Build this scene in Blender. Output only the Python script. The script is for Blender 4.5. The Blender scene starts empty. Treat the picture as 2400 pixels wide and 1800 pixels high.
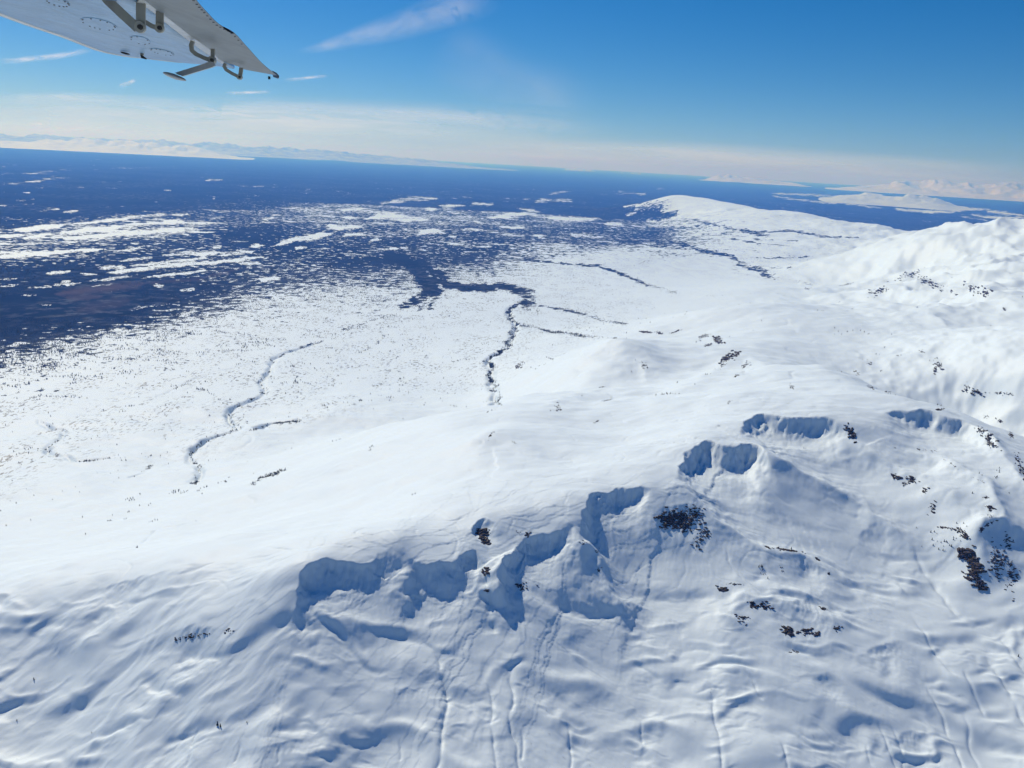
import bpy, bmesh, math, random
import numpy as np
from mathutils import Vector, Matrix

# ------------------------------------------------------------------ camera, sky, sun, exposure
scene = bpy.context.scene
col = scene.collection
RAD = math.radians
HC = 900.0                                   # camera height above the forest plain
F_PX, CX, CY = 1640.0, 1106.0, 829.5         # pinhole in a 2212 x 1659 picture
PITCH, ROLL = RAD(16.36), RAD(3.3)
cp, sp = math.cos(PITCH), math.sin(PITCH)
FW = np.array([0, cp, -sp]); R0 = np.array([1.0, 0, 0]); U0 = np.array([0, sp, cp])
CR = math.cos(ROLL) * R0 + math.sin(ROLL) * U0
CU = -math.sin(ROLL) * R0 + math.cos(ROLL) * U0
cam_data = bpy.data.cameras.new("camera")
cam = bpy.data.objects.new("camera", cam_data); col.objects.link(cam)
cam_data.sensor_fit = 'HORIZONTAL'; cam_data.sensor_width = 36.0
cam_data.lens = 36.0 * F_PX / 2212.0
cam_data.clip_start = 0.1; cam_data.clip_end = 1200000.0
M = Matrix.Identity(4)
for i in range(3):
    M[i][0] = CR[i]; M[i][1] = CU[i]; M[i][2] = -FW[i]
M[2][3] = HC
cam.matrix_world = M
scene.camera = cam

SUN_AZ, SUN_EL = RAD(-38), RAD(45)           # azimuth from +Y towards +X
S = Vector((math.sin(SUN_AZ) * math.cos(SUN_EL), math.cos(SUN_AZ) * math.cos(SUN_EL), math.sin(SUN_EL)))
world = bpy.data.worlds.new("World"); scene.world = world; world.use_nodes = True
wn = world.node_tree.nodes; wl = world.node_tree.links
sky = wn.new('ShaderNodeTexSky'); sky.sky_type = 'NISHITA'; sky.sun_disc = False
sky.sun_elevation = SUN_EL; sky.sun_rotation = SUN_AZ
sky.altitude = 1500; sky.air_density = 1.0; sky.dust_density = 0.45; sky.ozone_density = 9.0
wn['Background'].inputs['Strength'].default_value = 0.068
hs = wn.new('ShaderNodeHueSaturation'); hs.inputs['Saturation'].default_value = 1.28
wl.new(sky.outputs[0], hs.inputs['Color']); wl.new(hs.outputs[0], wn['Background'].inputs[0])
sun_d = bpy.data.lights.new("sun", 'SUN'); sun_d.energy = 4.2; sun_d.angle = RAD(0.5); sun_d.color = (1.0, 0.905, 0.74)
sun = bpy.data.objects.new("sun", sun_d); col.objects.link(sun)
sun.rotation_euler = S.to_track_quat('Z', 'Y').to_euler()
scene.view_settings.view_transform = 'Standard'; scene.view_settings.look = 'None'
scene.view_settings.exposure = 0.0; scene.view_settings.gamma = 1.0
scene.cycles.volume_bounces = 1; scene.cycles.max_bounces = 5; scene.cycles.diffuse_bounces = 1
scene.cycles.transparent_max_bounces = 16
random.seed(7); rng = np.random.default_rng(11)

# ------------------------------------------------------------------ helpers: pixels, noise, curves
def rays(px, py):
    px = np.asarray(px, float); py = np.asarray(py, float)
    return FW[None] * F_PX + (px - CX)[:, None] * CR[None] - (py - CY)[:, None] * CU[None]

def to_px(x, y, z):
    dx, dy, dz = x, y, z - HC
    fz = dx * FW[0] + dy * FW[1] + dz * FW[2]
    a = dx * CR[0] + dy * CR[1] + dz * CR[2]
    b = dx * CU[0] + dy * CU[1] + dz * CU[2]
    fz = np.maximum(fz, 1e-3)
    return CX + F_PX * a / fz, CY - F_PX * b / fz

_perm = np.random.default_rng(3).permutation(4096).astype(np.int64)
_ga = np.random.default_rng(4).uniform(0, 2 * np.pi, 4096)
_gx, _gy = np.cos(_ga).astype(np.float32), np.sin(_ga).astype(np.float32)
def perlin(x, y, seed=0):
    xi = np.floor(x).astype(np.int64); yi = np.floor(y).astype(np.int64)
    xf = (x - xi).astype(np.float32); yf = (y - yi).astype(np.float32)
    u = xf * xf * xf * (xf * (xf * 6 - 15) + 10); v = yf * yf * yf * (yf * (yf * 6 - 15) + 10)
    def g(ix, iy, fx, fy):
        h = _perm[(_perm[(ix + seed * 131) & 4095] + iy) & 4095]
        return _gx[h] * fx + _gy[h] * fy
    a = g(xi, yi, xf, yf); b = g(xi + 1, yi, xf - 1, yf)
    c = g(xi, yi + 1, xf, yf - 1); d = g(xi + 1, yi + 1, xf - 1, yf - 1)
    ab = a + u * (b - a); cd = c + u * (d - c)
    return (ab + v * (cd - ab)) * 1.5
def fbm(x, y, n=3, seed=0, gain=0.5):
    s = 0; a = 1.0
    for k in range(n):
        s = s + a * perlin(x * 2.03 ** k + 17.3 * k, y * 2.03 ** k - 9.1 * k, seed + k); a *= gain
    return s
def sstep(a, b, x):
    t = np.clip((x - a) / (b - a), 0, 1); return t * t * (3 - 2 * t)

def seg_dist(x, y, P, vals=None):
    """distance, sign (+ on the right of the direction of travel), arc length, parameter 0..1 for points against a polyline"""
    best = np.full(x.shape, 1e18); sg = np.zeros(x.shape); sl = np.zeros(x.shape)
    vv = np.zeros(x.shape); acc = 0.0
    for i in range(len(P) - 1):
        ax, ay = P[i][0], P[i][1]; bx, by = P[i + 1][0], P[i + 1][1]
        ex, ey = bx - ax, by - ay; L2 = ex * ex + ey * ey + 1e-12; L = math.sqrt(L2)
        t = np.clip(((x - ax) * ex + (y - ay) * ey) / L2, 0, 1)
        qx = x - ax - t * ex; qy = y - ay - t * ey
        d2 = qx * qx + qy * qy
        m = d2 < best
        best = np.where(m, d2, best)
        sg = np.where(m, np.where(ex * qy - ey * qx < 0, 1.0, -1.0), sg)
        sl = np.where(m, acc + t * L, sl)
        if vals is not None:
            vv = np.where(m, vals[i] + t * (vals[i + 1] - vals[i]), vv)
        acc += L
    return np.sqrt(best), sg, sl, acc, vv

def smooth_line(P, n=4):
    """Catmull-Rom refinement of a list of 2-D points"""
    P = [np.array(p, float) for p in P]
    if len(P) < 3: return [tuple(p) for p in P]
    Q = [2 * P[0] - P[1]] + P + [2 * P[-1] - P[-2]]; out = []
    for i in range(1, len(Q) - 2):
        for k in range(n):
            t = k / n; a, b, c, d = Q[i - 1], Q[i], Q[i + 1], Q[i + 2]
            out.append(tuple(0.5 * (2 * b + (c - a) * t + (2 * a - 5 * b + 4 * c - d) * t * t + (3 * b - a - 3 * c + d) * t ** 3)))
    out.append(tuple(P[-1])); return out

# ------------------------------------------------------------------ terrain: base surface from sight lines
CTRL = [  # picture x, picture y, elevation above the plain
 (50,700,15),(300,690,18),(600,640,15),(900,600,10),(1100,620,25),(1350,560,25),(1600,560,30),
 (0,800,50),(300,800,55),(600,780,60),(900,750,60),(0,950,105),(250,950,115),(500,930,125),(750,870,125),(980,850,150),
 (0,1100,190),(250,1080,200),(500,1040,225),(700,980,250),(0,1200,255),(250,1165,280),(500,1140,320),(650,1100,355),(750,1130,405),
 (1060,825,150),(1110,700,62),(1130,640,40),(1085,890,215),(1250,700,80),(1400,690,130),(1250,640,50),(1400,610,50),
 (800,930,310),(800,1050,385),(900,1000,415),(1000,1000,440),(1060,935,455),(1200,1000,455),(1330,950,452),(1300,870,432),(1150,860,330),
 (1330,742,400),(1200,790,290),(1130,790,200),(1450,800,370),(1450,850,425),
 (1600,850,480),(1800,800,450),(1700,740,380),(1560,664,360),(1480,720,300),(1700,660,330),(1650,620,170),
 (1800,700,390),(1900,760,380),(1990,835,352),(2100,880,335),(2212,935,320),
 (2212,800,450),(2130,770,455),(2100,700,430),(2212,700,500),(2000,650,340),(1900,620,250),(2212,620,520),(2100,600,450),
 (2050,560,400),(2212,562,540),(2000,505,530),(2212,530,555),(1900,520,360),(1800,560,110),(1850,600,150),(1700,540,120),(1700,610,100),(1500,620,60),
 # crest of the near ridge
 (0,1290,330),(160,1280,350),(390,1215,395),(560,1225,420),(650,1215,440),(730,1195,442),(850,1165,447),(1040,1125,452),(1160,1130,452),(1240,1115,458),
 (1270,1065,470),(1400,1045,476),(1460,1020,482),(1530,955,492),(1620,960,490),(1600,925,500),(1640,888,506),(1800,900,506),(1920,887,507),(2030,890,502),(2150,940,490),(2212,985,478),
 # slopes below the crest
 (0,1450,295),(0,1659,255),(300,1350,352),(300,1500,320),(300,1659,290),(600,1400,380),(600,1520,350),(600,1659,322),
 (850,1300,405),(850,1400,380),(850,1520,350),(850,1659,320),(1100,1300,400),(1100,1400,372),(1100,1520,345),(1100,1659,318),
 (1350,1200,415),(1350,1300,387),(1350,1450,345),(1350,1659,300),(1600,1300,390),(1600,1450,350),(1600,1659,305),
 (1550,1160,430),(1700,1090,440),(1850,1010,455),(1950,1100,425),(1750,1300,385),(1900,1290,375),(1850,1450,345),(1850,1659,300),
 (2060,1310,365),(2040,1200,395),(2110,1140,430),(2110,1450,335),(2100,1659,290),(2212,1200,408),(2212,1350,355),(2212,1500,325),(2212,1659,290),
]
cx_ = np.array(CTRL, float)
d_ = rays(cx_[:, 0], cx_[:, 1]); t_ = (cx_[:, 2] - HC) / d_[:, 2]
kx, ky, kz = d_[:, 0] * t_, d_[:, 1] * t_, cx_[:, 2]
ex, ey, ez = [], [], []
def polar(azd, r): return r * math.sin(RAD(azd)), r * math.cos(RAD(azd))
def far_pt(azd, r, z):
    x, y = polar(azd, r); ex.append(x); ey.append(y); ez.append(z)
for azd in range(-50, 11, 10):
    for r in (7500, 11000, 17000, 26000): far_pt(azd, r, 0)
for azd in (20, 30, 40, 50):
    for r in (20500, 26000): far_pt(azd, r, 0)
# snow covered plateau on the right whose far edge hides the plain
def px_pt(px, py, r, dz=0.0):
    d = rays([px], [py])[0]; h = math.hypot(d[0], d[1]); ex.append(d[0] / h * r); ey.append(d[1] / h * r); ez.append(HC + d[2] / h * r + dz)
for q in ((1455,424,16500),(1520,427,15800),(1600,441,15000),(1750,463,13500),(1900,485,12000),(1450,445,15200),(1560,462,13600),(1700,482,12000),(1850,500,10700),
          (1500,500,11600),(1650,512,10400),(1400,480,14000)): px_pt(*q)
for q in ((1445,424,18800),(1520,427,18200),(1600,441,17200),(1750,463,15600),(1900,485,14000)): px_pt(*q, dz=-380)
for azd, r, z in ((40,4500,480),(48,3000,420),(40,8500,500),(48,6000,450),(48,1500,430),(46,900,330),
                  (-48,2600,60),(-48,1400,160),(-46,850,300),(-46,450,190),(-20,430,235),(0,430,225),(20,450,225),(0,300,180),(-40,300,150),(40,300,170),(46,500,230),(48,11000,200)):
    far_pt(azd, r, z)
kx = np.concatenate([kx, ex]); ky = np.concatenate([ky, ey]); kz = np.concatenate([kz, ez])
KT, KL = np.arctan2(kx, ky), np.log(np.hypot(kx, ky))
def tps_fit(t, l, z, lam):
    n = len(t); d2 = (t[:, None] - t[None]) ** 2 + (l[:, None] - l[None]) ** 2
    K = np.where(d2 > 0, 0.5 * d2 * np.log(d2 + 1e-20), 0) + lam * np.eye(n)
    Pm = np.stack([np.ones(n), t, l], 1)
    A = np.block([[K, Pm], [Pm.T, np.zeros((3, 3))]])
    return np.linalg.solve(A, np.concatenate([z, np.zeros(3)]))
TW = tps_fit(KT, KL, kz, 2e-4)
def tps(t, l):
    sh = t.shape; t = t.ravel(); l = l.ravel(); out = np.empty(t.size)
    for a in range(0, t.size, 20000):
        tt = t[a:a + 20000, None]; ll = l[a:a + 20000, None]
        d2 = (tt - KT[None]) ** 2 + (ll - KL[None]) ** 2
        out[a:a + 20000] = (0.5 * d2 * np.log(d2 + 1e-12)) @ TW[:-3] + TW[-3] + TW[-2] * tt[:, 0] + TW[-1] * ll[:, 0]
    return out.reshape(sh)
def base_z(x, y):
    r = np.hypot(x, y); z = tps(np.arctan2(x, y), np.log(r))
    far = sstep(22000, 18500, r)
    z = z * far
    z = np.where(z < 0, z * 0.1, z)
    return z

def march(px, py, zfun, r0=330.0, r1=90000.0, n=900):
    """first hit of each sight line with the height field"""
    d = rays(px, py); h = np.hypot(d[:, 0], d[:, 1])
    rr = np.exp(np.linspace(math.log(r0), math.log(r1), n))
    X = d[:, 0:1] / h[:, None] * rr[None]; Y = d[:, 1:2] / h[:, None] * rr[None]
    Z = HC + d[:, 2:3] / h[:, None] * rr[None]
    G = zfun(X, Y)
    below = Z < G; k = np.argmax(below, 1); k = np.where(below.any(1), np.maximum(k, 1), n - 1)
    i = np.arange(len(k)); f1 = Z[i, k] - G[i, k]; f0 = Z[i, k - 1] - G[i, k - 1]
    w = np.clip(f0 / np.maximum(f0 - f1, 1e-9), 0, 1); r = rr[k - 1] + w * (rr[k] - rr[k - 1])
    return d[:, 0] / h * r, d[:, 1] / h * r, HC + d[:, 2] / h * r
def plan(pts):
    a = np.array(pts, float); x, y, z = march(a[:, 0], a[:, 1], base_z); return list(zip(x, y))

# the sheet: a fan of rows that get longer with distance
def rows(a, b, step): return list(np.arange(math.log(a), math.log(b), step))
LROW = np.array(rows(300, 600, 0.012) + rows(600, 1040, 0.00125) + rows(1040, 1500, 0.0022) + rows(1500, 3600, 0.0034) + rows(3600, 14000, 0.0062) + rows(14000, 170000, 0.03) + [math.log(170000)])
TCOL = np.linspace(RAD(-47), RAD(47), 1010)
LL, TT = np.meshgrid(LROW, TCOL, indexing='ij')
RR = np.exp(LL); X = RR * np.sin(TT); Y = RR * np.cos(TT)
Z = base_z(X, Y).astype(np.float64)

NEAR = (RR < 2700)
nx, ny = X[NEAR], Y[NEAR]
wx = nx + 6.0 * fbm(nx / 42, ny / 42, 4, 20, .55); wy = ny + 6.0 * fbm(nx / 42, ny / 42, 4, 30, .55)
dz = np.zeros(nx.shape)
cliff = np.zeros(nx.shape)
def local(P, pad):
    a = np.array(P); return (wx > a[:, 0].min() - pad) & (wx < a[:, 0].max() + pad) & (wy > a[:, 1].min() - pad) & (wy < a[:, 1].max() + pad)

def bite(pts, depth, w1=14.0, w2=55.0, flute=0.4, taper=0.22, lip=1.0):
    """steep head wall below a crest line, easing out towards the floor in front of it"""
    big = depth > 15; taper = max(taper, .26)
    if big: depth, w1, w2 = depth * .58, w1 * .85, 150.0
    else: taper, w1, w2, lip = .5, w1 * 1.9, w2 * 1.4, .15
    P = smooth_line(plan(pts), 3 if big else 2); m = local(P, 330 if big else 3.2 * w2); x, y = wx[m].astype(np.float32), wy[m].astype(np.float32)
    seg = []; acc_ = [0.0]
    for i in range(len(P) - 1): acc_.append(acc_[-1] + math.hypot(P[i + 1][0] - P[i][0], P[i + 1][1] - P[i][1]))
    L = acc_[-1]; D = []; SI = []; SS = []
    for i in range(len(P) - 1):
        ax, ay = P[i]; ex_, ey_ = P[i + 1][0] - ax, P[i + 1][1] - ay; l2 = ex_ * ex_ + ey_ * ey_ + 1e-9
        t = np.clip(((x - ax) * ex_ + (y - ay) * ey_) / l2, 0, 1); qx = x - ax - t * ex_; qy = y - ay - t * ey_
        D.append(np.sqrt(qx * qx + qy * qy)); SI.append(ex_ * qy - ey_ * qx < 0); SS.append((acc_[i] + t * math.sqrt(l2)) / L)
    d = np.min(D, 0); tau = .30 * d + .4; ws = 0; wa = 0; wo = 0
    for Di, Si, Ui in zip(D, SI, SS):
        w = np.exp(-(Di - d) / tau); Ai = sstep(0, taper, Ui) * sstep(1, 1 - taper, Ui)
        ws = ws + w; wa = wa + w * Ai * Si; wo = wo + w * Ai * ~Si
    ins = wa / ws; out = wo / ws
    A = depth * (1 if big else .8) * (1 + .10 * perlin(x / 55, y / 55, 63))
    lat = np.arctan2(x, y) * 950.0; rad = np.hypot(x, y)
    rib = np.abs(perlin(lat / 13.0, rad / 80.0, 61)) - 0.28 + 0.5 * (np.abs(perlin(lat / 5.0, rad / 45.0, 67)) - 0.28)
    de = np.maximum(d * (1 + flute * 1.25 * rib * np.exp(-(d / (2.6 * w1)) ** 2)), 0)
    f = (1 - np.exp(-(de / w1) ** 1.1)) * np.exp(-(de / w2) ** (1.0 if big else 1.5))
    if big: f = f * sstep(330, 200, d)
    dz[m] += -A * f * ins + lip * (out * np.exp(-d / 12.0) + ins * np.exp(-d / 3.0))
    dz[m] += ins * min(depth / 22, 1) * (.85 * (np.abs(perlin(lat / 4.2, rad / 80, 75)) - .3) + .28 * perlin(lat / 2.1, rad / 50, 76)) * np.exp(-(d / (5.5 * w1)) ** 2) * sstep(0, 5, d)
    cliff[m] = np.maximum(cliff[m], ins * np.exp(-d / (1.5 * w1)))
def ridge(pts, h, wl=22.0, wr=26.0, taper=0.25):
    P = smooth_line(plan(pts), 4); m = local(P, 5 * max(wl, wr)); x, y = wx[m], wy[m]
    d, sg, s, L, _ = seg_dist(x, y, P); u = s / L
    A = h * sstep(0, taper, u) * sstep(1, 1 - taper, u)
    w = np.where(sg > 0, wr, wl)
    dz[m] += A * np.exp(-np.sqrt((d / w) ** 2 + 0.02) * 1.1)
def gully(pts, depth=2.2, w=2.6, wig=2.0):
    P = smooth_line(plan(pts), 4); m = local(P, 30); x, y = nx[m], ny[m]
    xx = x + wig * perlin(x / 14, y / 14, 71); yy = y + wig * perlin(x / 14, y / 14, 72)
    d, sg, s, L, _ = seg_dist(xx, yy, P); u = s / L
    A = depth * sstep(0, 0.35, u) * sstep(1.02, 0.85, u) * (0.65 + 0.7 * perlin(s / 18, s * 0, 73))
    dz[m] += -A * np.exp(-np.abs(d / (w * .8)) ** 1.4) + 0.08 * A * np.exp(-((d - 2.6 * w) / (1.6 * w)) ** 2)

# head walls of the cirques (picture points, left to right)
bite([(150,1292),(197,1270),(250,1257),(310,1250),(360,1230),(402,1212)], 13, 7, 26, .2, .3)
bite([(606,1372),(626,1335),(633,1293),(650,1228),(690,1205),(737,1201),(787,1214),(814,1207),(826,1187),(850,1166)], 30, 12, 52, .45, .12)
bite([(866,1206),(890,1198),(930,1215),(985,1196),(1012,1187),(1034,1188),(1050,1208),(1062,1240)], 22, 12, 45, .6)
bite([(1020,1160),(1021,1138),(1034,1126),(1062,1121),(1078,1126)], 16, 7, 26, .3, .25)
bite([(1056,1250),(1085,1222),(1118,1160),(1150,1143),(1200,1136),(1236,1122),(1246,1150)], 27, 11, 54, .75, .12)
bite([(1240,1165),(1257,1114),(1267,1084),(1284,1065),(1317,1050),(1347,1048),(1400,1049),(1412,1070)], 36, 12, 62, .5, .1)
bite([(1404,1110),(1430,1088),(1475,1084),(1512,1094),(1540,1122)], 13, 9, 30, .9, .25)
bite([(1452,1046),(1464,1012),(1478,985),(1500,966),(1531,957),(1560,965),(1590,966),(1620,964),(1645,982),(1668,1015),(1684,1060)], 56, 19, 54, .5, .1)
bite([(1590,944),(1608,917),(1626,897),(1655,889),(1690,897),(1720,898),(1758,899),(1785,903),(1825,921),(1845,950)], 56, 19, 56, .6, .1)
bite([(1895,892),(1935,887),(1968,888),(1995,888),(2028,897),(2075,908),(2110,922),(2141,952),(2168,990)], 48, 17, 48, .5, .12)
bite([(1950,965),(1985,968),(2020,985),(2060,1010),(2090,1035)], 9, 7, 26, .3)
bite([(330,1392),(370,1370),(425,1352),(480,1350),(515,1362)], 12, 7, 26, .5, .25)
bite([(60,1440),(120,1400),(180,1380)], 7, 6, 26, .2)
bite([(1335,1298),(1362,1284),(1400,1290),(1430,1300)], 8, 7, 24, .2, .3)
bite([(1440,1318),(1470,1318),(1500,1335)], 6, 7, 22, .2, .3)
bite([(1690,1192),(1728,1192),(1760,1206),(1795,1230),(1822,1250)], 14, 8, 30, .3, .2)
bite([(1850,1180),(1880,1140),(1915,1146),(1950,1178)], 13, 10, 34, .2, .3)
bite([(1660,1320),(1700,1298),(1750,1290),(1800,1308),(1830,1330)], 13, 9, 34, .5, .25)
bite([(1840,1420),(1880,1395),(1940,1378),(1990,1380)], 9, 8, 36, .5, .3)
bite([(1740,1465),(1780,1450),(1815,1448)], 7, 8, 24, .2, .3)
bite([(2112,1150),(2128,1140),(2160,1132),(2212,1150),(2260,1180)], 20, 14, 70, .5, .15)
bite([(1880,1610),(1940,1590),(1990,1570),(2060,1590)], 6, 7, 30, .7, .3)
bite([(500,1622),(570,1600),(640,1596),(700,1606)], 5, 5, 26, .9, .3)
bite([(840,1470),(890,1462),(940,1466)], 4, 7, 22, .1, .35)
bite([(1000,1562),(1040,1552),(1070,1556)], 3, 6, 18, .1, .35)
bite([(1060,1345),(1070,1290),(1084,1242),(1110,1226),(1140,1230),(1168,1268)], 14, 10, 42, .5, .15)
bite([(1360,765),(1385,790),(1402,826)], 12, 12, 40, .3)
bite([(1945,852),(1933,846),(1871,811),(1819,787),(1750,779)], 14, 20, 50, .3)
bite([(1690,745),(1640,735),(1590,740)], 10, 14, 40, .2)
# spurs
ridge([(1200,792),(1260,757),(1330,740),(1390,762),(1440,812)], 16, 60, 60)
ridge([(975,1005),(1020,965),(1060,932),(1100,950),(1160,985),(1215,1012)], 6, 45, 55)
ridge([(1150,900),(1230,860),(1300,845),(1400,850)], 9, 40, 50)
ridge([(1480,850),(1560,790),(1620,775),(1700,800)], 10, 50, 50)
ridge([(1412,1035),(1475,1057),(1508,1080),(1558,1124),(1608,1157),(1641,1174),(1675,1187),(1728,1191),(1758,1204),(1800,1232),(1850,1270)], 15, 26, 24)
ridge([(1595,935),(1635,967),(1665,997),(1708,1017),(1758,1047),(1808,1070),(1858,1097),(1900,1130),(1958,1170),(2010,1240)], 15, 30, 24)
ridge([(1835,935),(1861,974),(1911,994),(1941,1014),(1975,1027),(2041,1067),(2085,1120)], 13, 24, 24)
ridge([(1951,965),(1995,970),(2041,987),(2075,1014),(2128,1047),(2151,1097),(2161,1130),(2128,1140),(2108,1160),(2121,1204),(2138,1290)], 16, 24, 22)
ridge([(2108,917),(2165,985),(2212,1050),(2260,1120)], 12, 22, 26)
ridge([(1240,1120),(1252,1160),(1290,1190),(1310,1240),(1340,1290),(1400,1330)], 11, 16, 14)
ridge([(1075,1180),(1090,1210),(1080,1250),(1078,1300)], 14, 14, 18)
ridge([(870,1205),(880,1240),(860,1275),(900,1300)], 8, 14, 16)
ridge([(1560,1260),(1640,1280),(1700,1300),(1780,1320),(1860,1360)], 8, 22, 20)
# creases that run down the slope
gully([(1030,1195),(1042,1225),(1052,1262),(1062,1310),(1070,1345)], 8, 9, 2)
g5 = lambda L: [(737.3 + a / 3.0, 1106 + b / 3.0) for a, b in L]
g6 = lambda L: [(1474.7 + a / 3.0, 1106 + b / 3.0) for a, b in L]
gully(g5([(490,640),(510,740),(590,810),(640,890),(640,960),(670,1040),(690,1110),(695,1180),(670,1280),(655,1380),(650,1480),(640,1580),(600,1670),(580,1760)]), 3.6, 3.0, 1.2)
gully(g5([(880,960),(960,1040),(985,1240),(970,1300),(985,1380),(995,1480),(1010,1600),(1010,1700)]), 2.2, 2.2, 1.2)
gully(g5([(1110,860),(1105,940),(1095,1010),(1110,1080),(1115,1170),(1095,1240),(1100,1340),(1140,1430),(1145,1520),(1155,1600),(1155,1700)]), 3.2, 2.6, 1.2)
gully(g5([(1165,1330),(1175,1370),(1180,1470),(1170,1560)]), 2.4, 2.2, 1)
gully(g5([(1470,1300),(1480,1370),(1490,1480),(1495,1560),(1485,1659)]), 2.0, 1.8, 1)
gully(g5([(1940,1300),(1950,1370),(1960,1500)]), 1.6, 1.8, 1)
gully(g5([(380,1400),(385,1500),(380,1560)]), 1.4, 1.6, 1)
gully(g6([(180,1080),(200,1160),(205,1300),(230,1400),(245,1500),(255,1600),(270,1690)]), 2.6, 2.0, 1.2)
gully(g6([(630,1480),(650,1540),(670,1620),(680,1690)]), 2.0, 1.8, 1)
gully(g6([(1480,640),(1560,760),(1640,890),(1720,1000),(1800,1080)]), 2.2, 2.4)
gully(g6([(1810,1000),(1870,1140),(1930,1260),(1960,1330)]), 2.4, 2.4)
gully(g6([(1560,1080),(1590,1150),(1650,1260),(1700,1350),(1720,1450),(1770,1530),(1810,1640),(1830,1720)]), 2.4, 2.2)
gully(g6([(1820,1280),(1830,1330),(1860,1440),(1870,1540),(1910,1630),(1930,1700)]), 2.2, 2.2)
gully(g6([(1960,900),(2000,990),(2080,1100),(2150,1230),(2200,1330),(2280,1450)]), 3.0, 3.0)
gully(g6([(1450,160),(1500,230),(1580,370),(1670,480),(1720,560),(1800,650),(1850,700)]), 3.6, 3.4)
gully(g6([(2040,760),(2080,830),(2150,940),(2212,1030),(2260,1100)]), 2.6, 2.6)
gully(g6([(1260,1330),(1300,1430),(1340,1530),(1370,1600),(1400,1690)]), 2.0, 1.8)
gully(g6([(1340,1350),(1390,1450),(1420,1560),(1440,1690)]), 1.8, 1.8)
gully(g6([(1180,1480),(1210,1570),(1225,1640)]), 1.4, 1.6)
gully(g6([(400,1000),(470,1090),(490,1150),(540,1200)]), 1.8, 2.0)
gully(g6([(270,150),(300,230),(315,290),(420,400),(520,480)]), 1.8, 1.8)
g4 = lambda L: [(a / 3.0, 1106 + b / 3.0) for a, b in L]
gully(g4([(1310,1360),(1250,1470),(1235,1560),(1200,1680)]), 1.8, 1.8)
gully(g4([(1550,1450),(1540,1530),(1525,1600)]), 1.6, 1.6)
gully(g4([(1810,1470),(1800,1560),(1790,1600)]), 1.4, 1.5)
gully(g4([(700,285),(900,205),(1010,130),(1150,100),(1290,60),(1400,40)]), 2.0, 2.6)
gully(g4([(640,1440),(760,1410),(880,1360),(1000,1340)]), 1.2, 2.0)
# wind drifts and hummocks
ppx, ppy = to_px(nx, ny, Z[NEAR])
fore = sstep(1150, 1330, ppy + 0.03 * (ppx - 1106)) 
left = sstep(950, 500, ppx)
c, s_ = 0.74, 0.67
a1 = nx * c + ny * s_; b1 = -nx * s_ + ny * c
wob = 20 * perlin(nx / 95, ny / 95, 5) + 6 * perlin(nx / 33, ny / 33, 6)
def drift(lu, lv, seed):
    n = perlin(a1 / lu, (b1 + wob) / lv, seed); n2 = perlin(a1 / (lu * .5), (b1 + wob) / (lv * .55), seed + 9)
    n = n + 0.5 * n2
    return np.where(n > 0, n * (1.0 - 0.25 * n), n * 0.55)
dz += left * (0.25 + 0.75 * fore) * (2.4 * drift(58, 28, 101) + 0.7 * drift(26, 12, 111) * (.7 + .8 * perlin(nx / 60, ny / 60, 113)) + 0.10 * drift(14, 5.0, 121))
mid = (1 - left)
def lee(lx, ly, seed, k=.55, wr=.5):
    """drift with a long windward back and a short steep lee side towards the viewer"""
    qx = nx + wr * lx * perlin(nx / (lx * 1.3), ny / (ly * 1.3), seed + 40); qy = ny + wr * ly * perlin(nx / (lx * 1.3), ny / (ly * 1.3), seed + 41)
    n0 = perlin(qx / lx, qy / ly, seed); return perlin(qx / lx, (qy + k * ly * n0) / ly, seed)
patch = sstep(-.25, .45, perlin(nx / 75, ny / 60, 147))
hum = 6.4 * lee(85, 52, 131, .6) + 3.3 * lee(40, 24, 137, .7) * (.35 + .9 * patch) + 1.05 * lee(19, 12, 139, .7) * patch + .30 * lee(11, 6.5, 143, .7) * sstep(-.1, .4, perlin(nx / 48, ny / 40, 149)) + .13 * fbm(nx / 6.5, ny / 5.5, 2, 141) * patch
dz += (mid + left * .95) * fore * hum
# plateau: soft wind-shaped swells
plat = 1 - fore
nr_ = np.hypot(nx, ny); dz += plat * 15.0 * perlin(nx / 330, ny / 240, 155) * sstep(950, 1300, nr_)
dz += plat * (3.6 * fbm(nx / 130, ny / 80, 3, 151) + 0.35 * drift(60, 15, 161) * (0.5 + perlin(nx / 150, ny / 150, 163)))
crease = np.exp(-(fbm(nx / 95, ny / 60, 2, 191) / .035) ** 2) * sstep(.1, .5, perlin(nx / 60, ny / 60, 193) + .35)
dz += -0.7 * crease * plat
rip = sstep(.05, .5, perlin(nx / 120, ny / 120, 195)) * plat * sstep(2200, 1200, nr_)
dz += rip * .55 * lee(26, 7.5, 197, .7)
# fine runnels below the walls, small rough snow everywhere close by
dz += (0.03 * fbm(nx / 5.5, ny / 14.0, 2, 171) * fore + 0.008 * fbm(nx / 3.2, ny / 3.2, 2, 177)) * sstep(1500, 700, np.hypot(nx, ny))
dz += cliff * (0.7 * (np.abs(perlin(nx / 8, ny / 22, 181)) - .3) + 0.4 * fbm(nx / 5, ny / 6, 2, 187))
Z[NEAR] += dz * sstep(2700, 2250, np.hypot(nx, ny))

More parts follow.
